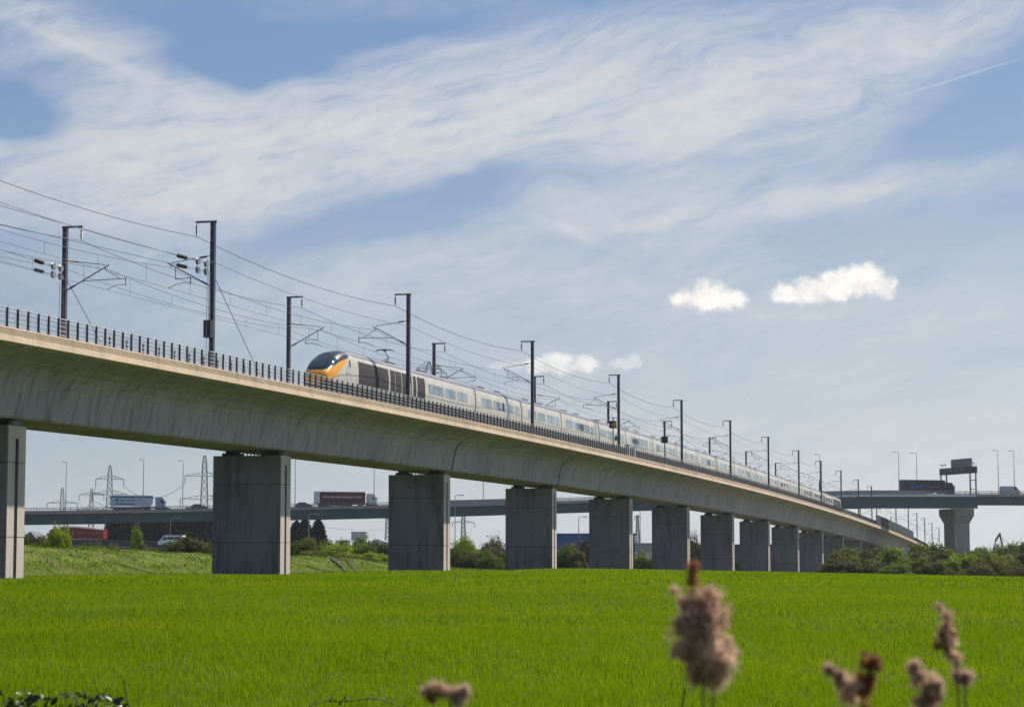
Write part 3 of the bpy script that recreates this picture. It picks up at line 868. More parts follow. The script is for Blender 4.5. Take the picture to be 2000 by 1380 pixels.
# tensioning gear at the first mast of each row
def tensioner(side, t, label):
    s = side
    root = abs_empty('wire_tensioner', TP(t, 5.5 * s, 0), label, 'tensioner')
    for k, (z, far) in enumerate(((6.6, 3.0), (6.05, 2.3))):
        a = TP(t - 0.5, 5.4 * s, z)
        end = TP(92, 2.25 * s + .5 * s, z + (0.15 if k == 0 else -0.75))
        m = MB(); m.tube([a, end], 0.016, 5); m.build('anchor_wire', 'wire', root)
        for u, nm in ((1.6, 'pulley'), (0.35, 'pulley')):
            c = a.lerp(end, u / 46.0)
            m = MB(); m.lathe([c - NV * 0.09, c - NV * 0.06, c, c + NV * 0.06, c + NV * 0.09], [0.24, 0.25, 0.17, 0.25, 0.24], 14); m.build(nm, 'galvanised', root)
        p, q = a.lerp(end, 3.4 / 46), a.lerp(end, 4.5 / 46)
        m = MB(); m.lathe([p.lerp(q, j / 10) for j in range(11)], [0.07 if j % 2 else 0.14 for j in range(11)], 8); m.build('insulator', 'insulator_brown', root)
    a, b = TP(t, 5.45 * s, 6.1), TP(t + 9.5, 5.45 * s, -0.5)
    m = MB(); m.tube([a, b], 0.024, 5); m.build('guy_rod', 'steel_dark', root)
    m = MB(); m.tube([TP(t - .55, 5.45 * s, 6.0), TP(t - .55, 5.45 * s, 2.5 if s > 0 else 1.4)], 0.02, 5); m.build('weight_rod', 'galvanised', root)
    z0 = 1.55 if s > 0 else 0.2
    for k in range(8):
        c = TP(t - .55, 5.45 * s, z0 + k * 0.15)
        m = MB(); m.bar(c, c + Vector((0, 0, 0.135)), 0.52, 0.52, up=DV); m.build('weight', 'steel_dark' if s > 0 else 'cabinet_grey', root)
    m = MB(); 
    for dx in (-.85, -.25):
        m.bar(TP(t + dx, 5.45 * s, -0.6), TP(t + dx, 5.45 * s, 5.9 if s > 0 else 5.6), 0.035)
    m.build('guide_tube', 'galvanised', root)
    if s < 0:
        for k in range(5):
            m = MB(); m.bar(TP(t - 1.1, 5.1 * s, -0.4 + k * 0.33), TP(t + 0.35, 5.1 * s, -0.4 + k * 0.33), 0.03); m.build('cage_bar', 'cabinet_grey', root)
tensioner(1, 139.9, 'pulleys, insulators, weights and guy rod on the near mast left of the train')
tensioner(-1, 139.7, 'pulleys, insulators and guy rod on the leftmost far mast')

# marker boards, cabinets, noise barrier
def marker(x_t, o, label, yellow):
    root = abs_empty('marker_board', TP(x_t, o, -0.6), label, 'marker board')
    m = MB(); m.bar(TP(x_t, o, -0.6), TP(x_t, o, 3.9), 0.13); m.build('pole', 'steel_dark', root)
    c = TP(x_t - 0.1, o, 3.0); R = (NV * 0.92 - DV * 0.4).normalized(); R = Vector((1, -0.15, 0)).normalized(); U = Vector((0, 0, 1)); B = R.cross(U)
    if B.y > 0: B = -B
    def quad(sz, off, nm, mt, poly=None):
        poly = poly or [(-sz, -sz), (sz, -sz), (sz, sz), (-sz, sz)]
        vs = [c + R * a + U * b + B * off for a, b in poly]; vs2 = [v - B * 0.03 for v in vs]
        n = len(vs); q = MB(); q.add(vs + vs2, [tuple(range(n)), tuple(range(n, 2 * n))[::-1]] + [(i, n + i, n + (i + 1) % n, (i + 1) % n) for i in range(n)])
        q.build(nm, mt, root)
    quad(0.47, 0.03, 'board', 'marker_blue')
    if yellow:
        quad(0, 0.045, 'arrow_mark', 'marker_yellow', [(0.44, -0.44), (0.44, 0.44), (-0.30, 0.0)])
        m = MB(); m.bar(TP(x_t, o + .35, 1.0), TP(x_t, o + .35, 1.55), 0.3); m.build('lamp_box', 'steel_dark', root)
marker(270.5, 5.7, 'dark square board with a yellow arrow mark on a pole before the train', True)
marker(305.3, 5.7, 'plain dark square board on a pole right of the yellow arrow board', False)
for t, h, lab in ((281.5, 1.0, 'larger grey trackside cabinet behind the fence, right of the arrow board'), (285.0, 0.8, 'smaller grey trackside cabinet behind the fence, right of the arrow board')):
    r = abs_empty('trackside_cabinet', TP(t, 5.3, -0.7), lab, 'cabinet')
    m = MB(); m.bar(TP(t, 5.3, -0.55), TP(t, 5.3, -0.5 + h + .5), 0.8, 0.5, up=NV); m.build('body', 'cabinet_grey', r)
    m = MB(); m.bar(TP(t, 5.3, -0.5 + h + .5), TP(t, 5.3, -0.42 + h + .5), 0.92, 0.6, up=NV); m.build('lid', 'cabinet_grey', r)
    m = MB(); m.bar(TP(t, 5.3, -0.74), TP(t, 5.3, -0.55), 0.6, 0.3, up=NV); m.build('plinth', 'bridge_concrete', r)
nb = abs_empty('noise_barrier', TP(618, 6.1, -0.6), 'dark slate noise barrier panels on the viaduct parapet beyond the train', 'barrier')
for i in range(53):
    t = 618 + 2.5 * i
    m = MB(); m.add([TP(t + a, o, z) for z in (-0.6, 2.25) for a, o in ((0, 6.0), (2.44, 6.0), (2.44, 6.14), (0, 6.14))],
                    [(3, 2, 1, 0), (4, 5, 6, 7), (0, 1, 5, 4), (1, 2, 6, 5), (2, 3, 7, 6), (3, 0, 4, 7)])
    m.build('barrier_panel', 'noise_panel', nb)
    if i % 2 == 0:
        m = MB(); m.bar(TP(t - 0.03, 6.2, -0.6), TP(t - 0.03, 6.2, 2.3), 0.08, 0.1); m.build('barrier_post', 'steel_dark', nb)

# ------------------------------------------------------------------ train
O_TR = 2.25
T_NOSE = 169.7
train = abs_empty('train', TP(T_NOSE, O_TR, 0), 'long white high speed train with yellow and navy nose running on the viaduct', 'train')
SEC = [(0.0, 0.38), (0.9, 0.38), (1.22, 0.5), (1.36, 0.9), (1.405, 1.45), (1.40, 1.9), (1.365, 2.5), (1.30, 2.95), (1.22, 3.25), (1.08, 3.5), (0.85, 3.68), (0.5, 3.80), (0.0, 3.84)]
def dense(prof, k=4):
    out = []
    for (a, b), (c, d) in zip(prof[:-1], prof[1:]):
        for i in range(k): u = i / k; out.append((a + (c - a) * u, b + (d - b) * u))
    return out + [prof[-1]]
def tr_pt(t, y, z): return TP(t, O_TR + y, z)          # y towards the camera
def side_y(z):
    for (a, b), (c, d) in zip(SEC[3:-1], SEC[4:]):
        if b <= z <= d: return a + (c - a) * (z - b) / (d - b)
    return 1.3
def side_patch(name, mt, parent, t0, t1, z0, z1, off=0.015, both=False, depth=0.03):
    m = MB()
    zs = sorted({z0, z1} | {z for _, z in SEC if z0 < z < z1}); nz = len(zs) - 1
    for sgn in ((1, -1) if both else (1,)):
        o_ = [tr_pt(t, sgn * (side_y(z) + off), z) for t in (t0, t1) for z in zs]
        i_ = [tr_pt(t, sgn * (side_y(z) + off - depth), z) for t in (t0, t1) for z in zs]
        k = nz + 1
        fs = [(j, k + j, k + j + 1, j + 1) for j in range(nz)]
        if sgn < 0: fs = [f[::-1] for f in fs]
        ring = list(range(k)) + list(range(2 * k - 1, k - 1, -1))
        q = [(ring[j], ring[(j + 1) % len(ring)], 2 * k + ring[(j + 1) % len(ring)], 2 * k + ring[j]) for j in range(len(ring))]
        m.add(o_ + i_, fs + q)
    return m.build(name, mt, parent, origin=train.location + parent.location if parent is not train else train.location)
def car_root(name, t, label=None):
    e = empty(name, TP(t, O_TR, 0) - train.location, label); e.parent = train
    return e
def car_org(e): return train.location + e.location
def body_loft(e, t0, t1):
    pr = SEC + [(-y, z) for y, z in reversed(SEC[:-1])][:-1]
    n = len(pr); st = max(2, int((t1 - t0) / 4) + 1); m = MB(); r = MB()
    ring = [[tr_pt(t0 + (t1 - t0) * i / (st - 1), y, z) for y, z in pr] for i in range(st)]
    mid = lambda j: (pr[j][1] + pr[(j + 1) % n][1]) / 2
    for tgt, cond, nm, mt in ((m, lambda z: 0.95 <= z < 3.34, 'body_side', 'train_white'), (r, lambda z: z >= 3.34, 'roof', 'train_roof'), (MB(), lambda z: z < 0.95, 'underframe', 'train_underframe')):
        vs = [p for q in ring for p in q]
        fs = [(i * n + j, (i + 1) * n + j, (i + 1) * n + (j + 1) % n, i * n + (j + 1) % n) for i in range(st - 1) for j in range(n) if cond(mid(j))]
        if nm == 'body_side': fs += [tuple(range(n)), tuple((st - 1) * n + j for j in range(n))[::-1]]
        tgt.add(vs, fs); tgt.build(nm, mt, e, origin=car_org(e), smooth=False)
def bogie(e, t):
    m = MB()
    for dt in (-1.4, 1.4):
        for s in (-0.75, 0.75):
            c = tr_pt(t + dt, s, 0.44)
            m.lathe([c - NV * 0.07, c + NV * 0.07], [0.44, 0.44], 14)
    m.bar(tr_pt(t - 2, .95, .5), tr_pt(t + 2, .95, .5), .15, .3); m.bar(tr_pt(t - 2, -.95, .5), tr_pt(t + 2, -.95, .5), .15, .3)
    m.build('bogie', 'train_underframe', e, origin=car_org(e))
def window(e, t0, t1, z0=1.72, z1=2.62, split=None):
    w = side_patch('window', 'window_glass', e, t0, t1, z0, z1, 0.012)
    if split:
        k = MB()
        for s in split:
            for sg in (1,):
                k.bar(tr_pt(s, sg * (side_y(z0) + .016), z0), tr_pt(s, sg * (side_y(z1) + .016), z1), 0.10, 0.02)
        o = k.build('window_bar', 'window_frame', None, origin=car_org(e)); o.parent = e
def carriage(t0, L, idx):
    e = car_root('carriage', t0)
    a, b = t0 + 0.22, t0 + L - 0.22
    body_loft(e, a, b)
    for s in (1.7, L - 1.7): bogie(e, t0 + s)
    g = MB(); pr = [(1.2, 0.6), (1.25, 2.9), (0.95, 3.45), (-0.95, 3.45), (-1.25, 2.9), (-1.2, 0.6)]
    g.add([tr_pt(t0 - 0.22, y, z) for y, z in pr] + [tr_pt(t0 + 0.22, y, z) for y, z in pr], [(j, 6 + j, 6 + (j + 1) % 6, (j + 1) % 6) for j in range(6)])
    g.build('gangway', 'train_gap', e, origin=car_org(e))
    if idx == 0 or idx == 17:
        side_patch('equipment_door', 'train_grey_panel', e, t0 + 0.6, t0 + 1.5, 1.0, 3.0)
        side_patch('equipment_panel', 'train_grey_panel', e, t0 + 1.9, t0 + 4.3, 1.0, 3.0)
        for p, q in ((5.5, 10.4), (11.0, 14.6), (15.2, 18.8)): window(e, t0 + p, t0 + q, split=[t0 + p + (q - p) * k for k in ((.33, .66) if q - p > 4 else (.5,))])
    elif idx == 5:
        window(e, t0 + 3.2, t0 + 15.0, 1.45, 2.75, [t0 + 6, t0 + 9]); window(e, t0 + 16.6, t0 + 17.5)
    else:
        ph = 0.0 if idx % 2 else 0.9
        for p, q in ((2.4, 6.2), (6.9, 10.4), (11.4, 15.0)): window(e, t0 + p + ph * .5, t0 + q + ph * .5, split=[t0 + (p + q) / 2 + ph * .5])
        if idx in (1, 3, 8): side_patch('dark_window', 'train_grey_panel', e, t0 + 10.5, t0 + 11.3, 1.72, 2.62, 0.013)
        window(e, t0 + 16.0, t0 + 17.6, 1.55, 2.65)
    v = MB()
    for k in (0.25, 0.6): 
        c = t0 + L * k
        v.add([tr_pt(c + a_, y, z) for z in (3.72, 3.95) for a_, y in ((0, -.5), (1.8, -.5), (1.8, .5), (0, .5))], [(4, 5, 6, 7), (0, 1, 5, 4), (1, 2, 6, 5), (2, 3, 7, 6), (3, 0, 4, 7)])
    v.build('roof_unit', 'train_roof', e, origin=car_org(e))

def power_car(t_nose, t_back, sgn):
    """sgn=+1: nose at the small-t end"""
    e = car_root('power_car', t_nose, 'leading power car with yellow and navy nose' if sgn > 0 else 'rear power car at the far end of the train')
    pr0 = dense(SEC, 4); pr = pr0 + [(-y, z) for y, z in reversed(pr0[1:-1])]
    n = len(pr)
    S = [-0.10, 0.0, 0.1, 0.25, 0.45, 0.7, 1.0, 1.3, 1.6, 1.9, 2.2, 2.5, 2.8, 3.1, 3.4, 3.7, 4.0, 4.3, 4.6, 4.9, 5.3, 6, 8, 12, 16, 20, 21.9]
    S = sorted(set(S + list(np.arange(0.3, 5.3, 0.13))))
    zt = lambda s: float(np.interp(s, [-.1, 0, .1, .3, .6, 1, 1.6, 2.2, 2.8, 3.4, 4, 4.8, 6], [1.30, 1.48, 1.62, 1.82, 2.06, 2.36, 2.74, 3.04, 3.30, 3.50, 3.64, 3.76, 3.84]))
    wd = lambda s: float(np.interp(s, [-.1, 0, .1, .3, .6, 1, 1.6, 2.2, 2.8, 3.4, 4.2, 5], [.62, .80, .92, 1.05, 1.15, 1.22, 1.29, 1.33, 1.36, 1.385, 1.40, 1.405])) / 1.405
    zb = lambda s: float(np.interp(s, [-.1, 0, .3], [.62, .5, .38]))
    def P(s, y, z):
        k = (z - 0.38) / (3.84 - 0.38)
        return (t_nose + sgn * s, y * wd(s), zb(s) + k * (zt(s) - zb(s)))
    zd = lambda s: float(np.interp(s, [-.1, .3, 1, 1.8, 3, 4.9], [1.72, 1.80, 2.02, 2.32, 2.74, 3.18]))
    zy = lambda s: 1.12 if s < 1.1 else 1.12 + (s - 1.1) * (3.18 - 1.12) / 3.8
    def region(s, y, z):
        if z < 0.85 and s >= .9: return 4
        if s < 4.92:
            if z > zd(s): return 2
            if z > zy(s): return 1
        if s < 1.0 and z <= zy(s): return 4 if z < .9 else 1
        return 3 if z > 3.34 else 0
    vs = [P(s, y, z) for s in S for y, z in pr]
    groups = {k: [] for k in range(5)}; glass = []
    for i in range(len(S) - 1):
        for j in range(n):
            q = (i * n + j, (i + 1) * n + j, (i + 1) * n + (j + 1) % n, i * n + (j + 1) % n)
            c = [sum(vs[a][k] for a in q) / 4 for k in range(3)]
            s = (c[0] - t_nose) * sgn
            if sgn < 0: q = q[::-1]
            groups[region(s, c[1], c[2])].append(q)
            if 0.35 < s < 2.35 and c[2] > max(zd(s) + 0.12, 1.9) and c[2] < 2.78 + 0.1 * s and abs(c[1]) < 1.16: glass.append(q)
    front = tuple(range(n)); groups[1].append(front if sgn > 0 else front[::-1])
    back = tuple((len(S) - 1) * n + j for j in range(n)); groups[0].append(back[::-1] if sgn > 0 else back)
    names = ['body_side', 'nose_panel', 'cab_surround', 'roof', 'underframe']; ms = ['train_white', 'train_yellow', 'train_navy', 'train_roof', 'train_underframe']
    for k in range(5):
        used = sorted({a for q in groups[k] for a in q}); mp = {a: i for i, a in enumerate(used)}
        m = MB(); m.add([tr_pt(*vs[a]) for a in used], [tuple(mp[a] for a in q) for q in groups[k]])
        m.build(names[k], ms[k], e, smooth=True, origin=car_org(e))
    used = sorted({a for q in glass for a in q}); mp = {a: i for i, a in enumerate(used)}
    def push(v):
        t_, y, z = v; cy, cz = 0, 1.6
        d = Vector((-0.5 * sgn, y * .5, (z - cz))).normalized() * 0.025
        return tr_pt(t_ + d.x, y + d.y, z + d.z)
    m = MB(); m.add([push(vs[a]) for a in used], [tuple(mp[a] for a in q) for q in glass]); m.build('windscreen', 'screen_glass', e, smooth=True, origin=car_org(e))
    T = lambda s: t_nose + sgn * s
    for a, b in ((7.1, 15.4), (15.9, 17.3), (17.45, 19.2), (19.4, 21.2)):
        side_patch('equipment_panel', 'train_grey_panel', e, min(T(a), T(b)), max(T(a), T(b)), 1.0, 3.02, 0.012)
    side_patch('cab_door', 'window_frame', e, min(T(6.3), T(6.75)), max(T(6.3), T(6.75)), 1.1, 2.75, 0.010)
    side_patch('cab_window', 'car_glass', e, min(T(4.75), T(5.05)), max(T(4.75), T(5.05)), 2.35, 2.95, 0.012)
    # swoosh emblem on the cab side
    m = MB()
    for sg in (1,):
        for pts in ([(3.6, 1.2), (4.0, 1.9), (4.35, 2.35), (4.5, 2.55)], [(4.1, 1.15), (4.25, 1.7), (4.6, 1.95), (5.3, 1.6)], [(3.9, 1.65), (4.5, 1.75), (5.2, 1.35)]):
            p3 = [tr_pt(T(a), sg * (side_y(b) + .004), b) for a, b in pts]
            for p, q in zip(p3[:-1], p3[1:]): m.bar(p, q, 0.09, 0.016, up=NV)
    m.build('emblem', 'logo_grey', e, origin=car_org(e))
    m = MB(); c = tr_pt(T(3.25), 0, zt(3.25) + 0.0); m.lathe([c - NV * .28, c - NV * .2, c + NV * .2, c + NV * .28], [0.03, 0.07, 0.07, 0.03], 10); m.build('top_headlight', 'lamp_glass', e, origin=car_org(e))
    for s in (1, -1):
        c = tr_pt(T(0.12), s * 0.72, 1.12); m = MB(); m.lathe([c - DV * .1 * sgn, c - DV * .04 * sgn], [0.12, 0.14], 12); m.build('headlight', 'lamp_glass', e, origin=car_org(e))
    for s in (5, 18.6): bogie(e, T(s))
    # pantograph
    base = T(19.0)
    p = empty('pantograph', tr_pt(base, 0, 3.84) - car_org(e)); p.parent = e
    org = tr_pt(base, 0, 3.84)
    up = sgn > 0
    zk, zh = (0.55, 1.18) if up else (.12, .2)
    L = lambda a, y, z: tr_pt(base + a, y, 3.84 + z)
    def pb(nm, mt, f):
        m = MB(); f(m); m.build(nm, mt, p, origin=org)
    pb('lower_arm', 'steel_dark', lambda m: (m.tube([L(-.9, -.3, .12), L(.75, 0, zk)], .045, 6), m.tube([L(-.9, .3, .12), L(.75, 0, zk)], .045, 6)))
    pb('upper_arm', 'steel_dark', lambda m: (m.tube([L(.75, 0, zk), L(-.55, 0, zh - .1)], .04, 6)))
    pb('pan_head', 'steel_dark', lambda m: (m.tube([L(-.75, -.85, zh - .12), L(-.75, -.6, zh + .02), L(-.75, .6, zh + .02), L(-.75, .85, zh - .12)], .03, 6),
                                           m.tube([L(-.35, -.85, zh - .12), L(-.35, -.6, zh + .02), L(-.35, .6, zh + .02), L(-.35, .85, zh - .12)], .03, 6), m.bar(L(-.75, 0, zh - .04), L(-.35, 0, zh - .04), .25, .12)))
    pb('base_frame', 'train_roof', lambda m: (m.bar(L(-1.1, 0, .06), L(1.1, 0, .06), .9, .1),))
t = T_NOSE + 22.15
power_car(T_NOSE, t, 1)
for i in range(18):
    L_ = 21.85 if i in (0, 17) else 18.7
    carriage(t, L_, i); t += L_
power_car(t + 22.15, t, -1)

# ------------------------------------------------------------------ road bridge behind the viaduct
BU = Vector((1, 0.33, 0)).normalized(); BW = Vector((-BU.y, BU.x, 0))      # along, and away from the camera
BANG = math.atan2(BU.y, BU.x)
def by(x): return 596.9 + 0.33 * x
def bz(x): return float(np.interp(x, [-260, -100, -45, -10, 40, 101, 146, 320], [12.0, 15.0, 16.45, 17.5, 19.4, 21.3, 21.6, 22.5]))   # road level
def BP(x, w=0.0, z=0.0): return Vector((x, by(x), bz(x) + z)) + BW * w
bridge = abs_empty('road_bridge', BP(-130, 0, -14), 'long teal girder road bridge on concrete piers passing behind the viaduct', 'road bridge')
BX = list(np.arange(-190, 260.1, 10.0))
def ribbon(x0, x1, prof, name, mt, parent=bridge, step=10.0):
    n = max(1, int((x1 - x0) / step)); k = len(prof); m = MB(); vs = []
    for i in range(n + 1): vs += [BP(x0 + (x1 - x0) * i / n, w, z) for w, z in prof]
    m.add(vs, [(i * k + j, i * k + (j + 1) % k, (i + 1) * k + (j + 1) % k, (i + 1) * k + j) for i in range(n) for j in range(k)] + [tuple(range(k))[::-1], tuple(n * k + j for j in range(k))])
    return m.build(name, mt, parent)
ribbon(-190, 260, [(0.6, -0.35), (0.6, 0), (17.4, 0), (17.4, -0.35)], 'road_deck', 'asphalt')
ribbon(-190, 260, [(0, -0.55), (0, 0.22), (0.6, 0.22), (0.6, -0.55)], 'edge_beam', 'bridge_concrete')
ribbon(-190, 260, [(17.4, -0.55), (17.4, 0.22), (18.0, 0.22), (18.0, -0.55)], 'edge_beam', 'bridge_concrete')
for w in (0.75, 6.0, 11.5, 16.7):
    ribbon(-190, 129, [(w, -3.0), (w, -0.4), (w + .5, -0.4), (w + .5, -3.0)], 'girder', 'girder_teal')
    ribbon(129.3, 260, [(w, -2.7), (w, -0.4), (w + .5, -0.4), (w + .5, -2.7)], 'girder', 'girder_teal')
ribbon(-190, 260, [(0.8, -0.45), (0.8, -0.36), (17.2, -0.36), (17.2, -0.45)], 'deck_slab', 'bridge_concrete')
# widened near edge of the right-hand span
ribbon(82, 134, [(-2.6, -4.1), (-2.6, -0.75), (-2.0, -0.75), (-2.0, -4.1)], 'girder', 'girder_teal')
ribbon(78, 133.5, [(-2.9, -0.72), (-2.9, -0.2), (-0.02, -0.2), (-0.02, -0.72)], 'edge_beam', 'lorry_white')
xx = 78.0
while xx < 118:
    ribbon(xx, xx + 3.9, [(-2.75, -0.195), (-2.75, 1.05), (-2.5, 1.05), (-2.5, -0.195)], 'parapet_panel', 'bridge_concrete', step=4); xx += 4.0
xx = -28.0
while xx < 6:
    ribbon(xx, xx + 3.9, [(0.05, 0.225), (0.05, 1.25), (0.3, 1.25), (0.3, 0.225)], 'parapet_panel', 'bridge_concrete', step=4); xx += 4.0
for w in (0.35, 17.6):
    for z in (0.55, 0.95): ribbon(-190, 260, [(w, z), (w, z + .13), (w + .08, z + .13), (w + .08, z)], 'barrier_rail', 'barrier_metal')
pm = MB(); pm.box(-.06, .06, -.06, .06, 0, 0.9); pmm = pm.mesh('barrier_post', 'barrier_metal')
for i in range(112):
    p = BP(-188 + 4 * i, 0.42, 0.22); place('barrier_post', pmm, bridge, p - bridge.location, (0, 0, BANG))
def bridge_pier(x, w=5.0):
    c = BP(x, 3.2 if x > 120 else 8.5); zt = bz(x) - (4.12 if x > 120 and x < 140 else 3.05); z0 = -1.5
    e = empty('bridge_pier', Vector((c.x, c.y, z0)) - bridge.location, rz=BANG); e.parent = bridge
    hz = zt - z0
    m = MB(); m.box(-w / 2, w / 2, -3.0, 3.0, 0, hz - 4.3); m.build('column', 'bridge_concrete', e)
    m = MB()
    a = [(-w / 2, -3), (w / 2, -3), (w / 2, 3), (-w / 2, 3)]; b = [(-w / 2 - .6, -4.7), (w / 2 + .6, -4.7), (w / 2 + .6, 4.7), (-w / 2 - .6, 4.7)]
    m.add([(x_, y_, hz - 4.3) for x_, y_ in a] + [(x_, y_, hz - 1.9) for x_, y_ in b] + [(x_, y_, hz) for x_, y_ in b],
          [(0, 1, 5, 4), (1, 2, 6, 5), (2, 3, 7, 6), (3, 0, 4, 7), (4, 5, 9, 8), (5, 6, 10, 9), (6, 7, 11, 10), (7, 4, 8, 11), (8, 9, 10, 11)])
    m.build('crosshead', 'bridge_concrete', e)
for x in (-131, -67, 8.5, 47.5, 130.5, 200): bridge_pier(x)

# lamp columns
def lamp(base, h, arm, label, group, r=0.11, armdir=Vector((-1, 0, 0))):
    e = abs_empty('lamp_post', base, label, 'lamp post', group)
    top = base + Vector((0, 0, h))
    m = MB(); m.tube([base, top], r, 8, r1=r * .55); m.build('column', 'lamp_steel', e)
    m = MB(); m.tube([top - Vector((0, 0, .05)), top + armdir * arm * .5 + Vector((0, 0, .14)), top + armdir * arm + Vector((0, 0, .15))], r * .5, 6); m.build('arm', 'lamp_steel', e)
    c = top + armdir * (arm + .3) + Vector((0, 0, .12))
    m = MB(); m.bar(c - armdir * .4, c + armdir * .4, .30, .16); m.build('lamp_head', 'lamp_steel', e)
for x, ytop, w, arm, lab in ((130, 902, 17, .6, 'thin lamp post on the bridge, leftmost in the first gap between piers'), (281, 898, 1, .5, 'thin lamp post on the bridge in front of the blue tipper lorry'),
                   (358, 900, 17, .6, 'thin lamp post on the bridge right of the blue tipper lorry'), (577, 895, 17, .6, 'thin lamp post on the bridge left of the maroon lorry'),
                   (731, 908, 1, .6, 'thin lamp post on the bridge at the cab of the maroon lorry'), (944, 930, 1, .6, 'thin lamp post on the bridge between the third and fourth viaduct piers'),
                   (1755, 883, 0.3, 1.2, 'lamp post on the bridge at the tail of the navy lorry'), (1790, 885, 17, 1.2, 'lamp post behind the middle of the navy lorry'),
                   (1949, 880, 0.3, .8, 'lamp post on the bridge just left of the grey van'), (1980, 881, 17, .8, 'lamp post on the bridge behind the grey van'),
                   (1601, 888, 17, 1.0, 'lamp post rising above the rear of the train')):
    # solve the bridge position whose pixel column is x
    lo, hi = -200.0, 260.0
    for _ in range(50):
        mid = (lo + hi) / 2; p = BP(mid, w)
        if (p.x / p.y) * F_PX * 1.0 + 1000 < x: lo = mid
        else: hi = mid
    p = BP(lo, w); top = pix(x, ytop, p.y)
    lamp(p, top.z - p.z, arm, lab, 'lamp posts on the road bridge', r=0.13)
for x, y0, d, arm, lab in ((333, 1012, 430, 1.2, 'lamp post on the lower road beside the white van'), (603, 1004, 420, 1.4, 'lamp post in front of the dark conifers'),
                     (889, 968, 390, .8, 'lamp post just right of the third viaduct pier'), (1130, 1010, 400, .9, 'lamp post in front of the blue warehouse'),
                     (1250, 986, 400, 1.0, 'lamp post between the fifth and sixth viaduct piers')):
    p = pix(x, y0, d); b = Vector((p.x, p.y, gh(p.x, p.y)))
    lamp(b, p.z - b.z, arm, lab, 'lamp posts along the lower road', r=0.10, armdir=Vector((1, 0, 0)))

# overhead sign gantry on the bridge
gx = 133.9
g = abs_empty('sign_gantry', BP(gx, 0.3, 0), 'dark overhead sign gantry seen from behind, spanning the road bridge', 'gantry')
for w, nm in ((-0.4, 'near'), (16.6, 'far')):
    for dx in (-0.9, 0.9):
        m = MB(); m.bar(BP(gx + dx, w, -0.2), BP(gx + dx, w, 6.4), 0.36); m.build('leg', 'gantry_navy', g)
    for z in (1.6, 4.2):
        m = MB(); m.bar(BP(gx - .9, w, z), BP(gx + .9, w, z), 0.2); m.build('leg_tie', 'gantry_navy', g)
m = MB(); a, b = BP(gx, -1.2, 7.2), BP(gx, 17.4, 7.2); m.bar(a, b, 2.0, 1.9); m.build('beam', 'gantry_navy', g)
for k in range(3):
    c = BP(gx - 1.03, 3.5 + k * 3.2, 7.4); m = MB(); m.bar(c, c - BU * .25, .8, .9); m.build('lamp_unit', 'sign_back', g)
for k in range(4):
    a, b = BP(gx - .5, -0.8 + k * 3.0, 9.4), BP(gx - .5, 2.1 + k * 3.0, 9.4)
    m = MB(); m.bar(a, b, .2, 2.4); m.build('sign_panel', 'sign_back', g)
for w in (-1.0, 15.2, 17.0):
    m = MB(); m.bar(BP(gx, w, 8.1), BP(gx, w, 9.2), .1); m.bar(BP(gx, w, 9.2), BP(gx - .8, w, 9.3), .25); m.build('camera_pole', 'sign_back', g)
m = MB()
for z in (8.5, 9.0): m.bar(BP(gx + .7, -1.6, z), BP(gx + .7, 1.6, z), .06)
m.build('handrail', 'barrier_metal', g)

# ------------------------------------------------------------------ vehicles
def text_part(txt, size, mt, parent, loc, rot, depth=0.01, sx=1.0):
    cu = bpy.data.curves.new('lettering', 'FONT'); cu.body = txt; cu.size = size; cu.extrude = depth; cu.align_x = 'CENTER'; cu.align_y = 'CENTER'
    tmp = bpy.data.objects.new('lettering_tmp', cu); col.objects.link(tmp)
    dg = bpy.context.evaluated_depsgraph_get()
    me = bpy.data.meshes.new_from_object(tmp.evaluated_get(dg))
    bpy.data.objects.remove(tmp); bpy.data.curves.remove(cu)
    me.materials.clear(); me.materials.append(MATS[mt])
    return place('lettering', me, parent, loc, rot, (sx, 1, 1))
def wheel(parent, x, y, r, w=0.3):
    e = place('wheel', MB().lathe([(0, -w / 2, 0), (0, -w / 2 + .05, 0), (0, w / 2 - .05, 0), (0, w / 2, 0)], [r * .9, r, r, r * .9], 18).mesh('wheel', 'tyre'), parent, (x, y, r))
    place('rim', MB().lathe([(0, -w / 2 - .01, 0), (0, w / 2 + .01, 0)], [r * .52, r * .52], 12).mesh('rim', 'barrier_metal'), e)
def cab(e, x0, mt, low, h=3.6, L=2.3):
    m = MB(); pf = [(x0, 0.95), (x0 + L - .05, 0.95), (x0 + L, 1.5), (x0 + L - .12, 2.15), (x0 + L - .55, h - .35), (x0 + L - 1.0, h), (x0, h + .05)]
    m.prism(pf, 1, -1.22, 1.22); m.build('cab', mt, e)
    m = MB(); m.box(x0, x0 + L + .02, -1.23, 1.23, 0.35, 0.95); m.build('bumper', low, e)
    m = MB(); m.add([(x0 + L - .11, -1.1, 2.12), (x0 + L - .11, 1.1, 2.12), (x0 + L - .50, 1.0, h - .42), (x0 + L - .50, -1.0, h - .42)], [(0, 1, 2, 3)]); 
    m.v = [(a + .03, b, c + .02) for a, b, c in m.v]; m.build('windscreen', 'car_glass', e)
    for s in (-1, 1):
        m = MB(); q = [(x0 + L - 1.25, 2.05), (x0 + L - .3, 2.05), (x0 + L - .6, 2.85), (x0 + L - 1.25, 2.85)]
        m.prism(q, 1, s * 1.215, s * 1.235); m.build('side_window', 'car_glass', e)
        m = MB(); m.box(x0 + L - .15, x0 + L + .05, s * 1.28, s * 1.45, 2.0, 2.75); m.build('mirror', 'chassis', e)
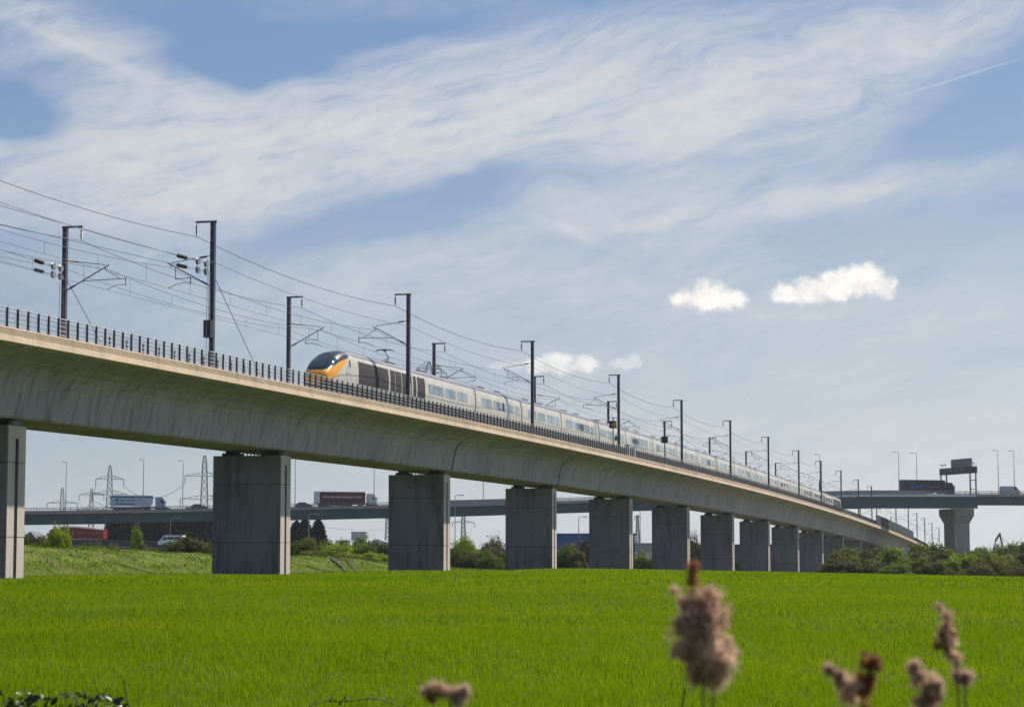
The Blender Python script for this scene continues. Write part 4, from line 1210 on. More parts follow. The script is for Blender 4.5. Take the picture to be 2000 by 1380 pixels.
def lorry(loc, rz, label, Ltr=13.4, cabmat='lorry_white', low='chassis', trmat='lorry_maroon', kind='box', htr=4.0, end='lorry_white'):
    e = empty('articulated_lorry', loc, label, 'lorry', rz=rz)
    xc = Ltr / 2 + 0.9
    cab(e, xc, cabmat, low)
    x0, x1 = -Ltr / 2, Ltr / 2
    if kind == 'teardrop':
        top = [(x0, 3.55), (x0 + Ltr * .3, 3.95), (x0 + Ltr * .6, 4.25), (x1 - 1.4, 4.35), (x1, 4.15)]
        m = MB(); m.prism([(x1, 1.15), (x0, 1.15)] + [(a, b - .35) for a, b in top], 1, -1.27, 1.27); m.build('trailer_body', trmat, e)
        m = MB(); k = len(top)
        vs = [(a, s * w, b - d) for s in (-1, 1) for w, d in ((1.28, .36), (1.0, 0)) for a, b in top]
        m.add(vs, [(i, i + 1, k + i + 1, k + i) for i in range(k - 1)] + [(k + i, k + i + 1, 3 * k + i + 1, 3 * k + i) for i in range(k - 1)] + [(2 * k + i, 3 * k + i, 3 * k + i + 1, 2 * k + i + 1) for i in range(k - 1)])
        m.build('trailer_roof', 'roof_pink', e)
    elif kind == 'tipper':
        m = MB(); m.prism([(x0 + .1, 1.3), (x1 - .6, 1.3), (x1 - .1, 1.9), (x1, htr), (x0, htr)], 1, -1.25, 1.25); m.build('trailer_body', trmat, e)
        m = MB(); m.box(x0 - .03, x1 + .05, -1.3, 1.3, htr - .38, htr - .08); m.build('top_rail', 'deep_blue', e)
        m = MB(); m.prism([(x0, htr), (x1, htr), (x1 - .5, htr + .22), (x0 + .5, htr + .22)], 1, -1.1, 1.1); m.build('cover_sheet', 'lorry_white', e)
        for i in range(9):
            x = x0 + .6 + i * (Ltr - 1.4) / 8; m = MB(); m.box(x, x + .09, -1.285, 1.285, 1.35, htr - .4); m.build('body_rib', trmat, e)
    else:
        m = MB(); m.box(x0, x1, -1.27, 1.27, 1.1, htr); m.build('trailer_body', trmat, e)
        m = MB(); m.box(x0 - .04, x0 + 1.0, -1.285, 1.285, 1.0, htr + .02); m.build('rear_frame', end, e)
        m = MB(); m.box(x0 - .02, x1 + .04, -1.29, 1.29, htr - .02, htr + .14); m.build('roof_edge', 'lorry_white' if trmat != 'lorry_navy' else trmat, e)
    m = MB(); m.box(x0 + .2, x1 + 2.6, -0.5, 0.5, 0.75, 1.1); m.box(x0 + 4.6, x1 - 3.5, -1.15, 1.15, 0.45, 0.9); m.build('chassis', 'chassis', e)
    for x in (x0 + 1.5, x0 + 2.8, x0 + 4.1, x1 - 1.0, xc + 1.35):
        for s in (-1, 1): wheel(e, x, s * 1.05, 0.5)
    return e
def on_bridge(px, w):
    lo, hi = -200.0, 260.0
    for _ in range(50):
        mid = (lo + hi) / 2; p = BP(mid, w)
        if p.x / p.y * F_PX + 1000 < px: lo = mid
        else: hi = mid
    return BP(lo, w, 0.005)
FACE = (math.pi / 2, 0, 0)
e = lorry(on_bridge(664, 3.2), BANG, 'maroon curtain-side lorry with white cab and web address on its side, on the bridge')
text_part('www.bywatertransport.com', 0.92, 'print_white', e, (0.35, -1.285, 2.75), FACE)
e = lorry(on_bridge(258, 3.2), BANG, 'pale blue tipper lorry with dark blue top rail driving on the bridge at left', Ltr=10.8, cabmat='cab_blue', low='deep_blue', trmat='tipper_pale', kind='tipper', htr=3.85)
m = MB(); m.box(-4.4, 0.6, -1.27, -1.262, 1.7, 1.95); m.build('stripe', 'deep_blue', e)
m = MB(); m.lathe([(-3.9, -1.295, 2.75), (-3.9, -1.26, 2.75)], [.42, .42], 16); m.build('emblem', 'print_teal', e)
m = MB(); m.prism([(-3.1, 3.0), (-2.7, 3.05), (-2.0, 2.4), (-2.4, 2.35)], 1, -1.295, -1.262); m.build('emblem', 'print_teal', e)
m = MB(); m.box(-1.7, 0.6, -1.295, -1.262, 2.72, 2.86); m.build('stripe', 'print_teal', e)
e = lorry(on_bridge(1800, 5.0), BANG, 'navy box lorry with a pale blue ring emblem, beside the gantry on the bridge', Ltr=13.6, cabmat='lorry_navy', low='lorry_navy', trmat='lorry_navy', end='lorry_navy', htr=4.15)
m = MB(); m.tube([(-3.9 + .85 * math.cos(a), -1.285, 2.75 + .85 * math.sin(a)) for a in np.linspace(0, 2 * math.pi, 25)], 0.10, 5); m.build('ring_emblem', 'print_teal', e)
m = MB(); m.prism([(-4.4, 2.1), (-.6, 2.1), (.2, 2.6), (-3.4, 2.7)], 1, -1.285, -1.272); m.build('emblem', 'print_blue', e)
m = MB(); m.box(1.6, 4.9, -1.285, -1.272, 2.15, 2.45); m.build('stripe', 'sign_back', e)

def body_car(name, loc, rz, label, cat, L, W, side, glass, matn, wheels, wr, group=None):
    """side: roofline polygon (x,z); upper points pulled in for tumblehome"""
    e = empty(name, loc, label, cat, group, rz)
    zs = [z for _, z in side]; zm = max(zs)
    n = len(side); m = MB()
    k = lambda z: 1.0 if z < zm * .55 else 1 - .14 * (z - zm * .55) / (zm * .45)
    m.add([(x, -W / 2 * k(z), z) for x, z in side] + [(x, W / 2 * k(z), z) for x, z in side],
          [tuple(range(n)), tuple(range(n, 2 * n))[::-1]] + [(i, n + i, n + (i + 1) % n, (i + 1) % n) for i in range(n)])
    m.build('body', matn, e)
    for q in glass:
        for s in (-1, 1):
            m = MB(); kk = len(q)
            m.add([(x, s * (W / 2 * k(z) + .012), z) for x, z in q], [tuple(range(kk)) if s < 0 else tuple(range(kk))[::-1]]); m.build('side_window', 'car_glass', e)
    for x in wheels:
        for s in (-1, 1): wheel(e, x, s * (W / 2 - .12), wr, .22)
    for s in (-1, 1):
        m = MB(); m.box(L / 2 - .12, L / 2 - .02, s * W * .36 - .14, s * W * .36 + .14, zm * .36, zm * .44); m.build('headlight', 'lamp_glass', e)
    return e
VAN = [(-2.9, .4), (-2.95, 2.3), (-2.8, 2.6), (1.2, 2.65), (1.75, 2.45), (2.35, 1.55), (2.85, 1.25), (2.95, .8), (2.9, .4)]
VG = [[(1.05, 1.55), (2.0, 1.55), (1.6, 2.25), (1.05, 2.3)]]
body_car('van', on_bridge(1971, 5.0), BANG, 'plain grey panel van on the bridge at the right edge', 'van', 5.9, 2.0, VAN, VG, 'van_grey', (-1.9, 1.9), .36)
CAR = [(-2.1, .35), (-2.15, .9), (-1.9, 1.15), (-1.2, 1.5), (.3, 1.48), (1.0, 1.0), (1.95, .85), (2.15, .55), (2.1, .35)]
CG = [[(-1.5, 1.05), (.5, 1.03), (.2, 1.4), (-1.1, 1.42)]]
body_car('car', on_bridge(594, 3.0), BANG, 'dark car following the maroon lorry on the bridge', 'car', 4.3, 1.8, CAR, CG, 'car_dark', (-1.3, 1.35), .33)
body_car('car', on_bridge(390, 3.0), BANG, 'dark car on the bridge partly hidden behind the second viaduct pier', 'car', 4.3, 1.8, CAR, CG, 'car_dark', (-1.3, 1.35), .33)

# lower road on a low wall, with barrier, lorry and van
LR = [(-175, 555, 6.9), (-112, 540, 6.6), (-80, 505, 5.6), (-40, 470, 4.6), (0, 440, 3.4), (60, 425, 1.8), (120, 420, 0.3)]
def lr(x):
    return Vector((x, float(np.interp(x, [p[0] for p in LR], [p[1] for p in LR])), float(np.interp(x, [p[0] for p in LR], [p[2] for p in LR]))))
def lr_ribbon(prof, name, mt, x0=-175, x1=22, n=40, parent=None, org=None):
    m = MB(); vs = []; k = len(prof)
    for i in range(n + 1):
        p = lr(x0 + (x1 - x0) * i / n); vs += [p + Vector((0, w, z)) for w, z in prof]
    m.add(vs, [(i * k + j, i * k + (j + 1) % k, (i + 1) * k + (j + 1) % k, (i + 1) * k + j) for i in range(n) for j in range(k)])
    return m.build(name, mt, parent, origin=org or (0, 0, 0), loc=(0, 0, 0) if parent else (org or (0, 0, 0)))
tag(lr_ribbon([(0, -0.3), (0, 0), (16, 0), (16, -0.3)], 'road', 'asphalt'), kind='structure')
bw = abs_empty('barrier_wall', lr(-112), 'dark concrete barrier wall carrying the lower road behind the bushes', 'barrier')
lr_ribbon([(-0.5, -9), (-0.5, -0.02), (0, -0.02), (0, -9)], 'retaining_wall', 'chassis', parent=bw, org=bw.location)
lr_ribbon([(-0.6, 0.0), (-0.6, 1.0), (-0.35, 1.0), (-0.35, 0.0)], 'barrier_top', 'asphalt', parent=bw, org=bw.location)
lr_ribbon([(-0.65, -0.55), (-0.65, -0.25), (-0.52, -0.25), (-0.52, -0.55)], 'ledge', 'bridge_concrete', parent=bw, org=bw.location)
lr_ribbon([(-0.58, 1.03), (-0.58, 1.12), (-0.5, 1.12), (-0.5, 1.03)], 'barrier_rail', 'barrier_metal', parent=bw, org=bw.location)
p = pix(163, 1040, 543)
loc = Vector((p.x, p.y, lr(p.x).z + 0.15))
e = lorry(loc, math.pi + math.radians(-14), 'red lorry with curved pale roof edge and yellow lettering under the bridge', Ltr=11.6, cabmat='lorry_red', low='lorry_red', trmat='lorry_red', kind='teardrop')
text_part('B U F F A L O A D', 0.80, 'print_yellow', e, (-2.2, 1.30, 2.55), (math.pi / 2, 0, math.pi), sx=1.0)
m = MB(); m.box(2.0, 2.25, 1.272, 1.30, 2.1, 3.1); m.build('emblem', 'print_yellow', e)
p = pix(336, 1050, 492); loc = Vector((p.x, p.y, lr(p.x).z + .005))
MINI = [(-2.9, .4), (-2.95, 2.2), (-2.8, 2.5), (1.0, 2.55), (1.6, 2.4), (2.4, 1.5), (2.9, 1.2), (3.0, .8), (2.95, .4)]
MG = [[(-2.3, 1.55), (-.9, 1.55), (-.9, 2.15), (-2.3, 2.15)], [(-.75, 1.55), (.75, 1.55), (.75, 2.15), (-.75, 2.15)], [(.95, 1.5), (2.0, 1.5), (1.5, 2.1), (.95, 2.15)]]
body_car('van', loc, math.pi + math.radians(-14), 'white minibus van with dark windows on the lower road', 'van', 6.0, 2.0, MINI, MG, 'van_white', (-1.9, 1.95), .36)

# ------------------------------------------------------------------ far buildings
def building(name, x0, x1, ytop, depth, mt, label, roof=None, pitch=0.0, dep=25, bands=(), ybase=None):
    a, b = pix(x0, ytop, depth), pix(x1, ytop, depth)
    zt = a.z; z0 = gh(a.x, a.y) - .5; w = b.x - a.x
    e = empty(name, ((a.x + b.x) / 2, depth, z0), label, 'building')
    m = MB(); m.box(-w / 2, w / 2, 0, dep, 0, zt - z0 - pitch); m.build('wall', mt, e)
    m = MB()
    if pitch: m.prism([(-w / 2 - .3, zt - z0 - pitch), (w / 2 + .3, zt - z0 - pitch), (w / 2 - .3 * w * 0 , zt - z0 - pitch + .05), (0, zt - z0), (-w / 2, zt - z0 - pitch + .05)], 1, -.4, dep + .4)
    else: m.box(-w / 2 - .15, w / 2 + .15, -.15, dep + .15, zt - z0, zt - z0 + .5)
    m.build('roof', roof or mt, e)
    for i, (u0, u1, v0, v1, bm) in enumerate(bands):
        H = zt - z0 - pitch
        m = MB(); m.box(-w / 2 + u0 * w, -w / 2 + u1 * w, -.06, 0.02, v0 * H, v1 * H); m.build('wall_panel', bm, e)
    n = max(2, int(w / 6)); H = zt - z0 - pitch
    for i in range(n):
        x = -w / 2 + (i + .5) * w / n
        m = MB(); m.box(x - .05, x + .05, -.05, .0, .2, H - .1); m.build('cladding_rib', mt, e)
building('office_block', 686, 715, 1039, 1500, 'block_grey', 'square pale grey block beyond the scrub, right of the conifers', dep=20)
building('warehouse', 716, 760, 1052, 1250, 'warehouse_pale', 'low pale blue warehouse right of the square grey block', pitch=2, dep=40, bands=((.1, .3, .1, .5, 'print_white'),))
building('warehouse', 655, 684, 1056, 1300, 'warehouse_pale', 'low pale warehouse left of the square grey block', dep=30)
building('warehouse', 1070, 1240, 1045, 520, 'warehouse_blue', 'blue warehouse wall between the fourth and fifth viaduct piers', dep=40, bands=((.08, .19, .0, .62, 'warehouse_pale'), (.2, .45, 0, .55, 'roof_slate'),))
building('warehouse', 1205, 1300, 1063, 640, 'warehouse_pale', 'pale blue low building between the fifth and sixth viaduct piers', dep=30, bands=((0, 1, 0, .45, 'lorry_navy'), (.3, .8, .5, .75, 'print_white')))
building('warehouse', 1340, 1520, 1066, 560, 'roof_slate', 'dark low building seen between the sixth and ninth viaduct piers', dep=30, bands=((.2, .5, .0, .6, 'warehouse_blue'),))
building('house', 40, 78, 1037, 640, 'block_grey', 'grey building with slate roof at the far left under the bridge', roof='roof_slate', pitch=3.0, dep=12)
building('house', 72, 100, 1044, 620, 'roof_slate', 'small dark roofed building left of the red lorry', roof='roof_slate', pitch=3.0, dep=12)

# ------------------------------------------------------------------ pylons
def pylon(x, ytop, H, label, arms, wtop=0.03, tip=True, base=0.15, kind='std'):
    D = F_PX * H / (HORIZON_Y + 6 - ytop)
    p = pix(x, ytop, D); z0 = p.z - H
    e = empty('pylon', (p.x, p.y, z0), label, 'pylon', 'pylons in the distance', rz=0.25)
    r = max(0.10, D * 0.00013)
    wfun = lambda u: H * float(np.interp(u, [0, .45, .95, 1], [base / 2, .035, .018, .004]))
    body = MB(); L = 14 if kind == 'std' else 22
    zz = [0] + [H * (1 - (1 - i / L) ** 1.25) for i in range(1, L + 1)]
    for sx, sy in ((-1, -1), (1, -1), (1, 1), (-1, 1)):
        for a, b in zip(zz[:-1], zz[1:]):
            wa, wb = wfun(a / H), wfun(b / H)
            body.bar((sx * wa, sy * wa, a), (sx * wb, sy * wb, b), r * 1.7)
    for a, b in zip(zz[:-1], zz[1:]):
        wa, wb = wfun(a / H), wfun(b / H)
        for s in (-1, 1):
            body.bar((-wa, s * wa, a), (wb, s * wb, b), r); body.bar((wa, s * wa, a), (-wb, s * wb, b), r)
            body.bar((s * wa, -wa, a), (s * wb, wb, b), r); body.bar((s * wa, wa, a), (s * wb, -wb, b), r)
        body.bar((-wb, -wb, b), (wb, -wb, b), r)
    body.build('lattice_tower', 'pylon_steel', e)
    for u, half in arms:
        z = u * H; w = wfun(u)
        m = MB()
        for s in (-1, 1):
            tipp = (s * half, 0, z)
            for q in (-1, 1):
                m.bar((s * w, q * w, z), tipp, r * 1.4); m.bar((s * w, q * w, z + H * .035), tipp, r * 1.2)
            for k in (.3, .6, .85):
                a = Vector((s * w, -w, z)).lerp(Vector(tipp), k); b = Vector((s * w, -w, z + H * .035)).lerp(Vector(tipp), k - .15); m.bar(a, b, r)
        m.build('crossarm', 'pylon_steel', e)
        for s in (-1, 1):
            m = MB(); m.tube([(s * half, 0, z), (s * half, 0, z - H * .07)], r * 1.3, 5); m.build('insulator_string', 'pylon_steel', e)
    return e, D
p1, D1 = pylon(400, 889, 48, 'nearest lattice pylon, right of the tipper lorry', [(.81, 8.6), (.60, 10.5)])
p2, D2 = pylon(215, 908, 46, 'lattice pylon behind the tail of the tipper lorry', [(.86, 6.4), (.71, 8.0)])
p3, D3 = pylon(179, 954, 46, 'smaller lattice pylon left of the tipper lorry', [(.92, 7.5), (.72, 9)])
p4, D4 = pylon(122, 952, 46, 'small lattice pylon farthest left, near the first viaduct pier', [(.80, 9), (.62, 7)])
p5, D5 = pylon(838, 706, 190, 'very tall river crossing pylon showing above the train roof', [(.965, 12), (.945, 17), (.90, 10)], kind='tall')
p6, D6 = pylon(757, 985, 40, 'lattice pylon behind the bridge at the left side of the third viaduct pier', [(.85, 7)])
p7, D7 = pylon(905, 985, 42, 'lattice pylon below the bridge right of the third viaduct pier', [(.88, 7), (.7, 8)])
p8, D8 = pylon(1245, 1006, 30, 'slim lattice mast between the fifth and sixth viaduct piers', [(.97, 1.8)], base=0.07)
def power_line(a, b, z_off, sag, label):
    A_, B_ = Vector(a), Vector(b)
    pts = [A_.lerp(B_, i / 16) - Vector((0, 0, 4 * sag * (i / 16) * (1 - i / 16))) for i in range(17)]
    m = MB(); m.tube(pts, 0.11, 4); tag(m.build('power_line', 'pylon_steel', None, origin=pts[0], loc=pts[0]), label, 'power line', 'power lines between the pylons')
def ptop(p, u, H, half): return Vector(p.location) + Vector((half * math.cos(.25), half * math.sin(.25), u * H - H * .07))
for k, (u1, h1, u2, h2) in enumerate(((.81, -8.6, .86, 6.4), (.60, -10.5, .71, 8.0), (.60, 10.5, .71, -8))):
    power_line(ptop(p1, u1, 48, h1), ptop(p2, u2, 46, h2), 0, 6, ('upper', 'middle', 'lowest')[k] + ' cable slung from the nearest pylon to the pylon behind the tipper lorry')
power_line(ptop(p2, .86, 46, -6.4), ptop(p3, .92, 46, -7.5), 0, 8, 'cable from the pylon behind the tipper lorry to the smaller pylon left of it')
power_line(ptop(p1, .6, 48, 10.5), ptop(p7, .88, 42, -7), 0, 10, 'cable running right from the nearest pylon behind the maroon lorry')
power_line(ptop(p6, .85, 40, 7), ptop(p7, .7, 42, -8), 0, 6, 'low cable between the two pylons beside the third viaduct pier')

# excavator whose arm rises behind the bushes
q = pix(1930, 1090, 560)
ex = empty('excavator', (q.x, q.y, gh(q.x, q.y)), 'brown excavator arm bent above the bushes at far right', 'excavator')
hz = pix(1955, 1041, 560).z - ex.location.z
m = MB(); m.box(-2.0, 1.4, -1.3, 1.3, 1.0, 2.4); m.build('body', 'arm_brown', ex)
m = MB(); m.box(.2, 1.5, -1.25, -.1, 2.4, 3.2); m.build('cab', 'car_glass', ex)
for s in (-1, 1):
    m = MB(); m.prism([(-2.2, .4), (-1.8, 0), (1.8, 0), (2.2, .4), (1.8, .95), (-1.8, .95)], 1, s * 1.3 - .3, s * 1.3 + .3); m.build('track', 'tyre', ex)
m = MB(); m.tube([(.9, 0, 1.9), (1.4, 0, hz * .62), (2.1, 0, hz * .86), (3.2, 0, hz)], .36, 8, r1=.24); m.build('boom', 'arm_brown', ex)
m = MB(); m.tube([(3.0, 0, hz + .15), (3.5, 0, hz * .8), (4.3, 0, hz * .45)], .27, 8, r1=.16); m.build('stick', 'arm_brown', ex)
m = MB(); m.prism([(3.9, hz * .45), (4.7, hz * .47), (4.8, hz * .33), (4.2, hz * .28)], 1, -.5, .5); m.build('bucket', 'arm_brown', ex)

# ------------------------------------------------------------------ vegetation
def leaf_cloud(n, lobes, size, seed, up=0.3):
    r = np.random.default_rng(seed)
    L = np.array(lobes); k = r.choice(len(L), n, p=L[:, 3] ** 2 / (L[:, 3] ** 2).sum())
    d = r.normal(size=(n, 3)); d /= np.linalg.norm(d, axis=1, keepdims=True)
    rad = r.uniform(0.25, 1.0, n) ** 0.5 * (1 + 0.22 * r.normal(size=n))
    c = L[k, :3] + d * (L[k, 3] * rad)[:, None] * np.array([1, 1, .85])
    c[:, 2] = np.maximum(c[:, 2], 0.03 + 0.1 * r.uniform(size=n))
    nrm = d + r.normal(size=(n, 3)) * 0.7 + np.array([0, 0, up]); nrm /= np.linalg.norm(nrm, axis=1, keepdims=True)
    a = np.cross(nrm, r.normal(size=(n, 3))); a /= np.linalg.norm(a, axis=1, keepdims=True); b = np.cross(nrm, a)
    s = size * r.uniform(0.5, 1.4, n)[:, None]
    return np.stack([c - a * s * .5, c - b * s * .3, c + a * s * .6, c + b * s * .3], 1).reshape(-1, 3)
def bush_meshes(seed, kind):
    r = np.random.default_rng(seed); lobes = []
    for i in range(24):
        a = r.uniform(0, 6.28); q = r.uniform(0, 0.9) ** .6
        z = r.uniform(.12, .85); k = (1 - (z - .35) ** 2 * 1.3)
        lobes.append((math.cos(a) * q * .8 * k, math.sin(a) * q * .8 * k, z * (1 - .25 * q), r.uniform(.16, .34)))
    lv = leaf_cloud(6500 if kind != 'twig' else 2200, lobes, .085, seed)
    zt_ = np.percentile(lv[:, 2], 98.5); wt_ = np.percentile(np.hypot(lv[:, 0], lv[:, 1]), 93)
    lv = lv / np.array([wt_, wt_, zt_])
    fol = np_mesh('foliage', lv, 4, {'leaf': 'leaf', 'bright': 'leaf_bright', 'olive': 'leaf_olive', 'twig': 'leaf_olive'}[kind])
    st = MB()
    for i in range(26 if kind != 'twig' else 120):
        lb = lobes[r.integers(len(lobes))]
        e_ = Vector(lb[:3]) + Vector(r.normal(size=3) * lb[3] * .7); e_.z = max(e_.z, .1)
        s_ = Vector((r.normal() * .08, r.normal() * .08, 0)); mid = s_.lerp(e_, .5) + Vector((0, 0, .08))
        st.tube([s_, mid, e_], .012, 4, r1=.003, caps=False)
        if kind == 'twig':
            for j in range(4):
                b_ = mid.lerp(e_, r.uniform(0, 1)); st.tube([b_, b_ + Vector((r.normal() * .12, r.normal() * .12, abs(r.normal()) * .16))], .005, 3, r1=.002, caps=False)
    st.v = [(a / wt_, b / wt_, c / zt_) for a, b, c in st.v]
    return fol, st.mesh('stem', 'bark' if kind != 'twig' else 'twig')
BUSH = {k: [bush_meshes(s0 + i, k) for i in range(nn)] for k, s0, nn in (('leaf', 40, 3), ('bright', 60, 2), ('olive', 80, 2), ('twig', 100, 2))}
bcount = {}
def bush(x, ytop, wpx, depth, kind, label, name='bush', group=None, wy=None, sink=0.1):
    p = pix(x, ytop, depth); z0 = gh(p.x, p.y) - sink
    h = (p.z - z0); w = wpx / F_PX * depth / 1.9
    k = bcount.get(kind, 0); bcount[kind] = k + 1
    fm, sm = BUSH[kind][k % len(BUSH[kind])]
    e = empty(name, (p.x, p.y, z0), label, name, group, rz=random.uniform(0, 6.28))
    place('foliage', fm, e, (0, 0, 0), (0, 0, 0), (w, w, h)); place('stem', sm, e, (0, 0, 0), (0, 0, 0), (w, w, h))
    return e
G1 = 'bushes behind the bank at left'; G2 = 'scrub between the second and third piers'; G3 = 'bushes between the piers'; G4 = 'bushes along the right edge of the field'
bush(62, 1049, 50, 236, 'leaf', 'green bush right beside the leftmost viaduct pier', group=G1)
bush(92, 1052, 44, 238, 'bright', 'light green bush just left of the upright sapling', group=G1)
bush(115, 1034, 42, 226, 'bright', 'upright yellow-green sapling in front of the red lorry', 'sapling', group=G1)
bush(165, 1066, 60, 262, 'twig', 'pale leafless scrub right of the upright sapling', group=G1)
bush(215, 1067, 66, 264, 'olive', 'low olive scrub below the barrier wall, left of the little round bush', group=G1)
bush(266, 1036, 26, 330, 'bright', 'small yellow-green bush in front of the dark conifers', group=G1)
bush(277, 1064, 30, 262, 'olive', 'little round bush left of the big round bush', group=G1)
bush(310, 1072, 50, 258, 'twig', 'low bare scrub touching the big round bush', group=G1)
bush(369, 1052, 86, 250, 'olive', 'big round olive bush left of the second pier', group=G1)
bush(408, 1062, 40, 300, 'twig', 'reddish bare shrub at the left face of the second pier', group=G1)
for i, (x, y, w, d, k, lab) in enumerate([
    (590, 1058, 60, 285, 'leaf', 'dark green bush right beside the second pier'), (632, 1060, 56, 300, 'leaf', 'green bush below the pointed conifer'),
    (660, 1064, 60, 280, 'bright', 'light green bush in the middle of the scrub'), (690, 1056, 60, 296, 'leaf', 'taller green bush under the square grey block'),
    (728, 1059, 56, 300, 'twig', 'brown bare shrub left of the third pier'), (752, 1064, 44, 285, 'olive', 'olive shrub at the left face of the third pier'),
    (612, 1078, 60, 272, 'leaf', 'low dark shrub at the foot of the scrub'), (675, 1080, 70, 270, 'leaf', 'low green shrub at the foot of the scrub'), (735, 1080, 50, 268, 'bright', 'low light green shrub near the third pier')]):
    bush(x, y, w, d, k, lab, group=G2)
for x, y, w, d, k, lab in [
    (900, 1074, 50, 345, 'leaf', 'dark green bush right beside the third pier'), (938, 1076, 56, 350, 'leaf', 'middle green bush between the third and fourth piers'),
    (972, 1075, 50, 348, 'olive', 'olive bush at the left face of the fourth pier'), (905, 1054, 46, 385, 'bright', 'taller light green bush behind the lamp post near the third pier'),
    (955, 1055, 70, 390, 'twig', 'reddish bare thicket behind the bushes near the fourth pier'),
    (1103, 1066, 50, 370, 'leaf', 'green bush right beside the fourth pier'), (1138, 1056, 56, 375, 'twig', 'brown bare shrub before the blue warehouse'), (1130, 1078, 44, 365, 'olive', 'low olive bush at the left face of the fifth pier'),
    (1246, 1080, 34, 400, 'leaf', 'green bush right beside the fifth pier'), (1266, 1095, 30, 405, 'olive', 'low olive bush at the left face of the sixth pier'),
    (1358, 1048, 50, 520, 'twig', 'bare shrub between the sixth and seventh piers'), (1440, 1100, 22, 470, 'leaf', 'small green bush between the seventh and eighth piers')]:
    bush(x, y, w, d, k, lab, group=G3)
RIGHT = [(1628, 1092, 60, 325, 'olive', 'low olive bush right of the last visible pier'), (1668, 1074, 72, 350, 'leaf', 'leafy bush under the viaduct soffit right of the piers'),
         (1706, 1075, 70, 345, 'olive', 'olive bush left of the first dark fence post'), (1655, 1098, 90, 318, 'olive', 'low bramble mound before the viaduct bushes'), (1715, 1100, 70, 318, 'twig', 'low dry mound left of the first dark fence post'),
         (1752, 1072, 76, 325, 'bright', 'light green bush right of the first dark fence post'), (1775, 1090, 80, 312, 'leaf', 'broad green bush in front of the viaduct end'),
         (1815, 1066, 92, 345, 'leaf', 'tallest green bush where the viaduct disappears'), (1838, 1082, 70, 320, 'olive', 'olive bush left of the bridge pier foot'),
         (1868, 1078, 70, 350, 'twig', 'bare brown shrub in front of the bridge pier'), (1884, 1086, 66, 315, 'bright', 'light green bush below the bridge pier'),
         (1918, 1074, 80, 335, 'leaf', 'green bush left of the excavator arm'), (1952, 1068, 70, 350, 'twig', 'bare shrub under the excavator arm'),
         (1958, 1084, 76, 312, 'leaf', 'dark green bush below the excavator arm'), (1985, 1064, 70, 345, 'leaf', 'tall green bush at the right edge'), (2002, 1082, 70, 312, 'olive', 'olive bush cut by the right edge of the picture'),
         (1910, 1104, 60, 300, 'twig', 'low dry scrub at the field edge below the excavator'), (1985, 1106, 70, 296, 'twig', 'low dry scrub at the field edge in the right corner'), (2040, 1070, 90, 330, 'leaf', 'green bush just past the right edge')]
for x, y, w, d, k, lab in [(575, 1066, 44, 292, 'olive', 'olive shrub touching the right face of the second pier'), (605, 1056, 50, 306, 'leaf', 'green bush below the lamp post between the second and third piers'),
    (648, 1070, 60, 288, 'leaf', 'mid-height green bush right of the pointed conifer'), (708, 1068, 60, 290, 'leaf', 'mid-height green bush right of the square grey block'), (742, 1070, 50, 292, 'twig', 'bare brown scrub low beside the third pier'),
    (590, 1086, 50, 266, 'olive', 'lowest olive shrub beside the second pier'), (640, 1088, 60, 264, 'olive', 'lowest olive shrub left of the soil streaks'), (705, 1088, 64, 264, 'leaf', 'lowest green shrub right of the soil streaks')]:
    bush(x, y, w, d, k, lab, group=G2)
for x, y, w, d, k, lab in [(918, 1084, 52, 342, 'olive', 'lower olive bush between the third and fourth piers, nearer the third'), (957, 1086, 50, 340, 'leaf', 'lower green bush between the third and fourth piers, nearer the fourth'),
    (1118, 1072, 50, 368, 'leaf', 'dark green bush midway between the fourth and fifth piers'), (1258, 1088, 36, 398, 'leaf', 'dark green bush midway between the fifth and sixth piers')]:
    bush(x, y, w, d, k, lab, group=G3)
for x, y, w, d, k, lab in [(75, 1062, 60, 240, 'leaf', 'low green bush at the foot of the light green bush'), (140, 1068, 50, 255, 'olive', 'low olive shrub right of the upright sapling'), (190, 1062, 60, 275, 'twig', 'bare scrub under the tail of the red lorry'), (345, 1062, 60, 252, 'leaf', 'green side of the big round bush, on its left')]:
    bush(x, y, w, d, k, lab, group=G1)
for x, y, w, d, k, lab in [(1640, 1080, 60, 345, 'leaf', 'dark leafy bush just behind the low olive bush'), (1690, 1090, 70, 322, 'leaf', 'mid-height leafy bush left of the first dark post'), (1735, 1084, 60, 330, 'olive', 'olive bush just behind the first dark post'),
    (1800, 1080, 70, 318, 'olive', 'olive bush left of the second dark post'), (1850, 1096, 60, 308, 'leaf', 'dark leafy bush low to the right of the second dark post'), (1900, 1080, 70, 325, 'leaf', 'dark leafy bush right of the bridge pier foot'),
    (1935, 1092, 70, 306, 'leaf', 'dark bush low at the field edge below the excavator'), (1972, 1076, 70, 322, 'olive', 'olive bush right of the excavator arm'), (1825, 1100, 60, 304, 'olive', 'low olive bush at the foot of the second dark post'), (1752, 1104, 60, 304, 'leaf', 'low dark bush right of the first dark post')]:
    bush(x, y, w, d, k, lab, group=G4)
for a in RIGHT[:-1]: bush(a[0], a[1], a[2], a[3], a[4], a[5], group=G4)

